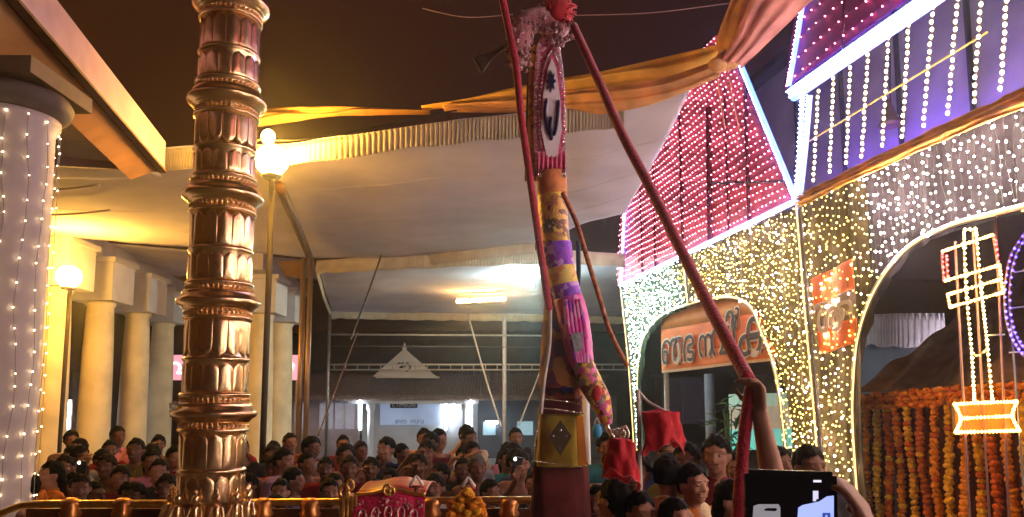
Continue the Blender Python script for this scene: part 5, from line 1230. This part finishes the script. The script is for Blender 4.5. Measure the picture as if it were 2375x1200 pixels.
ptile('screen_dash', [(1887, 1114), (1905, 1114), (1905, 1119), (1887, 1119)], mat('dash_white', (.5, .5, .6), .4, emit=(.8, .8, .95), estr=.2))
ptile('grey_card', [(1748, 1174), (1760, 1170), (1806, 1170), (1810, 1178), (1810, 1204), (1746, 1204)], mat('card_grey', (.25, .25, .28), .5, emit=(.5, .5, .55), estr=.08))
ptile('card_notch', [(1772, 1182), (1780, 1179), (1800, 1179), (1803, 1183), (1798, 1186), (1774, 1185)], BLK, -.0078)
# camera operator below the frame, hands on the phone
OX, OY, oh = 0.56, 0.72, 1.60; os_ = oh / 1.71
rw = at(1990, 1215, PY + .01); le = at(1700, 1290, PY - .02)
A = [(loc_(Vector((OX - .30, OY + .26, 1.50)), (OX, OY, 0), PI, os_), loc_(at(2040, 1285, PY - .01), (OX, OY, 0), PI, os_), loc_(at(1966, 1110, PY + .01) - at(2040, 1285, PY - .01), (0, 0, 0), PI, 1), Vector((.8, -.5, .2))),
     (loc_(Vector((OX - .28, OY + .25, 1.46)), (OX, OY, 0), PI, os_), loc_(at(1690, 1420, PY - .01), (OX, OY, 0), PI, os_), loc_(Vector((.05, .02, 1)), (0, 0, 0), PI, 1), Vector((-.8, -.4, .1)))]
# shoulder side -1 is the person's right when facing -Y; turned by 180 degrees it is on the camera right
A[0] = (loc_(Vector((OX + .22, OY + .25, 1.50)), (OX, OY, 0), PI, os_),) + A[0][1:]
PROTO['op'] = make_person('down', 0, 1, .0095, A)
person(PROTO['op'], OX, OY, oh, PI, 'grey', 'person filming with the black phone, only one hand at its right edge showing', skin=2)

# --- red cloth shades carried above the crowd
M_SHADE = mat('shade_red', (0.46, 0.012, 0.022), .7, var=.2, scale=12, bump=.3, transl=.15)
def shade(cx, y0, y1, w0, w1, Y, lean, seed, lab):
    o = thing('red_cloth_bundle', lab, 'cloth', at(cx, y1, Y), 'red cloth bundles carried over the crowd')
    mb = MB()
    def fn(u, v):
        a = u * 2 * math.pi; c_, s_ = math.cos(a), math.sin(a)
        w = lerp(w0, w1, v ** .8) / 2 * (1 + .34 * nz(c_ * 1.6 + seed, s_ * 1.6, v * 2.1) + .10 * v * math.sin(a * 7 + 3 * v + seed))
        yy = lerp(y0, y1, v) + 26 * nz(c_ * 1.5, s_ * 1.5, seed + 3) * (.4 + v) + 8 * v * math.sin(a * 4 + seed)
        p = at(cx + lean * v, yy, Y); r = w / FPX * Y
        return p + Vector((r * c_, r * .75 * s_, 0))
    mb.grid(fn, 80, 16); mb.build('cloth', M_SHADE, o)
    tp = MB(); tp.grid(lambda u, v: at(cx, y0 - 9 * (1 - v), Y) + (fn(u, 0) - at(cx, y0 - 9 * (1 - v), Y)) * v, 80, 5); tp.build('cloth_top', M_SHADE, o)
    MB().tube([fn(i / 60, 1) for i in range(61)], .004, 6).build('hem', M_ERED, o)
    return o
shade(1438, 1022, 1112, 62, 78, 3.7, 6, 1.3, 'lower red cloth bundle beside the effigy under its silver hand')
shade(1530, 956, 1032, 82, 84, 4.1, 10, 4.1, 'upper red cloth bundle in front of the banner pole')
tp_ = thing('bent_pole', 'pale bent pole from which the upper red cloth bundle hangs', 'pole', at(1500, 940, 4.15))
MB().tube([at(1480, 905, 4.15), Vector((at(1486, 1000, 4.15).x, 4.15, 0))], .012, 8).build('staff', M_GREYWIRE, tp_)
MB().tube(path([at(1480, 905, 4.15), at(1500, 930, 4.15), at(1525, 945, 4.12), at(1545, 955, 4.1)], 12), .009, 6).build('shaft', M_GREYWIRE, tp_)

# --- red silk draped palanquin top, white finials and marigold heap at the bottom centre
pq = thing('red_palanquin', 'red embroidered silk cloth draped over a litter at the bottom centre', 'litter', at(905, 1200, 3.9))
PQ = 3.9
mb = MB()
def qf(u, v):
    x = lerp(826, 988, u); top = 1148 - 8 * math.sin(u * 3.1) + 3 * math.sin(u * 9)
    y = lerp(top, 1290, v); return at(x + 8 * (v - .3) * (u - .5), y, PQ) + Vector((0, -.10 * math.sin(min(1, v * 2.2) * PI / 2) - .012 * math.sin(u * 34 + 2 * nz(u * 4, v * 2)) * v, 0))
mb.sheet(qf, 70, 20, .006, (0, 1, 0)); mb.build('silk_cloth', mat('silk_red', (0.62, 0.03, 0.10), .38, var=.35, scale=14, bump=.4), pq)
tpq = MB(); tpq.sheet(lambda u, v: qf(u, 0) + Vector((0, .55 * v, .03 * math.sin(v * 3))), 40, 6, .006, (0, 0, 1)); tpq.build('top_cloth', mat('silk_orange', (0.50, 0.07, 0.04), .4, var=.3, scale=14), pq)
MB().tube([qf(i / 40, 0) + Vector((0, -.01, .004)) for i in range(41)], .010, 8).build('gold_edge', M_GOLD, pq)
em = MB()
for k in range(110):
    u, v = rc.uniform(.05, .97), rc.uniform(.10, .55); em.ell(qf(u, v) - Vector((0, .006, 0)), (rc.uniform(.004, .010), .003, rc.uniform(.004, .009)), 6, 4)
stuff(em.build('embroidery', mat('zari', (0.80, 0.45, 0.40), .3, .8), pq))
for k in range(5):
    u = .14 + k * .18; MB().tube(path([qf(u + .05 * math.cos(a_), .30 + .09 * math.sin(a_)) - Vector((0, .010, 0)) for a_ in [i * .7 for i in range(10)]], 24), .004, 5).build('embroidery_ring', mat('zari', (0.80, 0.45, 0.40), .3, .8), pq)
for (x, y, s) in ((798, 1140, 14), (812, 1126, 11), (898, 1136, 11), (908, 1140, 9)):
    q = MB(); c = at(x, y, PQ - .05); r_ = s / FPX * PQ; q.tube([c + Vector((r_ * .7 * math.cos(a_), 0, r_ * math.sin(a_))) for a_ in [i * .3 for i in range(22)]], r_ * .28, 6); q.build('gold_loop', M_GOLD, pq)
hp = MB(); hp.sheet(lambda u, v: at(lerp(786, 832, u), lerp(1146 - 6 * math.sin(u * 3), 1300, v), PQ + .02) + Vector((0, -.06 * math.sin(u * PI), 0)), 16, 10, .006, (0, 1, 0)); hp.build('side_cloth', mat('gold_brocade', (0.36, 0.20, 0.05), .45, var=.4, scale=25, bump=.3), pq)
for k in range(4):
    x0 = 806; MB().tube([at(x0 - 8 + k * 9, 1150, PQ - .05), at(x0 - 12 + k * 10, 1290, PQ - .05)], .008, 6).build('gold_edge', M_GOLD, pq)
MB().box(Vector((at(900, 1200, PQ).x, PQ + .28, .62)), (.36, .5, 1.2)).build('stand', M_WOOD, pq, False)
for x, y, lab in ((966, 1103, 'white inverted V shaped finial above the red silk litter'), (1086, 1106, 'white inverted V shaped finial above the marigold heap')):
    o = thing('finial', lab, 'finial', at(x, y + 26, PQ), 'white pointed finials')
    for s in (-1, 1): MB().tube([at(x + s * 15, y + 24, PQ), at(x + s * 5, y + 8, PQ), at(x, y, PQ)], [.010, .008, .004], 6).build('blade', M_WHT, o)
    MB().tube([at(x - 17, y + 26, PQ), at(x + 17, y + 26, PQ)], .007, 6).build('bar', M_ERED, o)
    MB().tube([at(x, y + 26, PQ), at(x, y + 60, PQ)], .012, 6).build('stem', M_WOOD, o)
mh = thing('marigold_heap', 'yellow and orange marigold garland heaped on a litter at the bottom', 'garland', at(1085, 1200, PQ))
for k in range(120):
    u = rc.uniform(-1, 1); 
    px = 1082 + u * 40; py = 1138 + abs(u) * 28 + rc.uniform(0, 62)
    flower(mh, at(px, py, PQ - .05 + rc.uniform(-.05, .08)), rc.choice((0, 2, 2, 0)), rc.uniform(.45, .7))
MB().box(Vector((at(1085, 1200, PQ).x, PQ + .1, .60)), (.16, .2, 1.16)).build('stand', M_WOOD, mh, False)
# blue cloth glint and white sign glimpsed beside the effigy
tq = thing('blue_bag', 'bright blue cloth bag held up right of the effigy body', 'bag', at(1386, 1000, 5.3))
bq = MB(); bq.ell(at(1385, 1000, 5.3), (.034, .03, .048), 14, 10); bq.build('bag', mat('blue_bag', (.06, .35, .6), .5, var=.2), tq); MB().tube(path([at(1378, 985, 5.3), at(1384, 970, 5.3), at(1391, 985, 5.3)], 8), .006, 6).build('handle', M_GREYWIRE, tq)
wp = thing('white_post', 'short white post showing behind the right side of the effigy', 'post', (at(1362, 1000, 6.9).x, 6.9, 0))
MB().tube([at(1358, 905, 6.9), Vector((at(1362, 905, 6.9).x, 6.9, 0))], .035, 10).build('shaft', M_WHITEPAINT, wp)

# ================================================================== HAZE (thin volume added to stand in for lens bloom round the lamps)
hz = bpy.data.materials.new('bloom_haze'); hz.use_nodes = True
hn = hz.node_tree.nodes; hn.remove(hn['Principled BSDF'])
hv = hn.new('ShaderNodeVolumePrincipled'); hv.inputs['Color'].default_value = (0.9, 0.9, 0.9, 1); hv.inputs['Density'].default_value = 0.0030; hv.inputs['Anisotropy'].default_value = 0.90
hz.node_tree.links.new(hv.outputs[0], hn['Material Output'].inputs['Volume'])
hb_ = MB(); hb_.smooth = False; hb_.box((0, 20, 4.6), (120, 120, 11.2)); tag(hb_.build('bloom_haze', hz), kind='stuff')
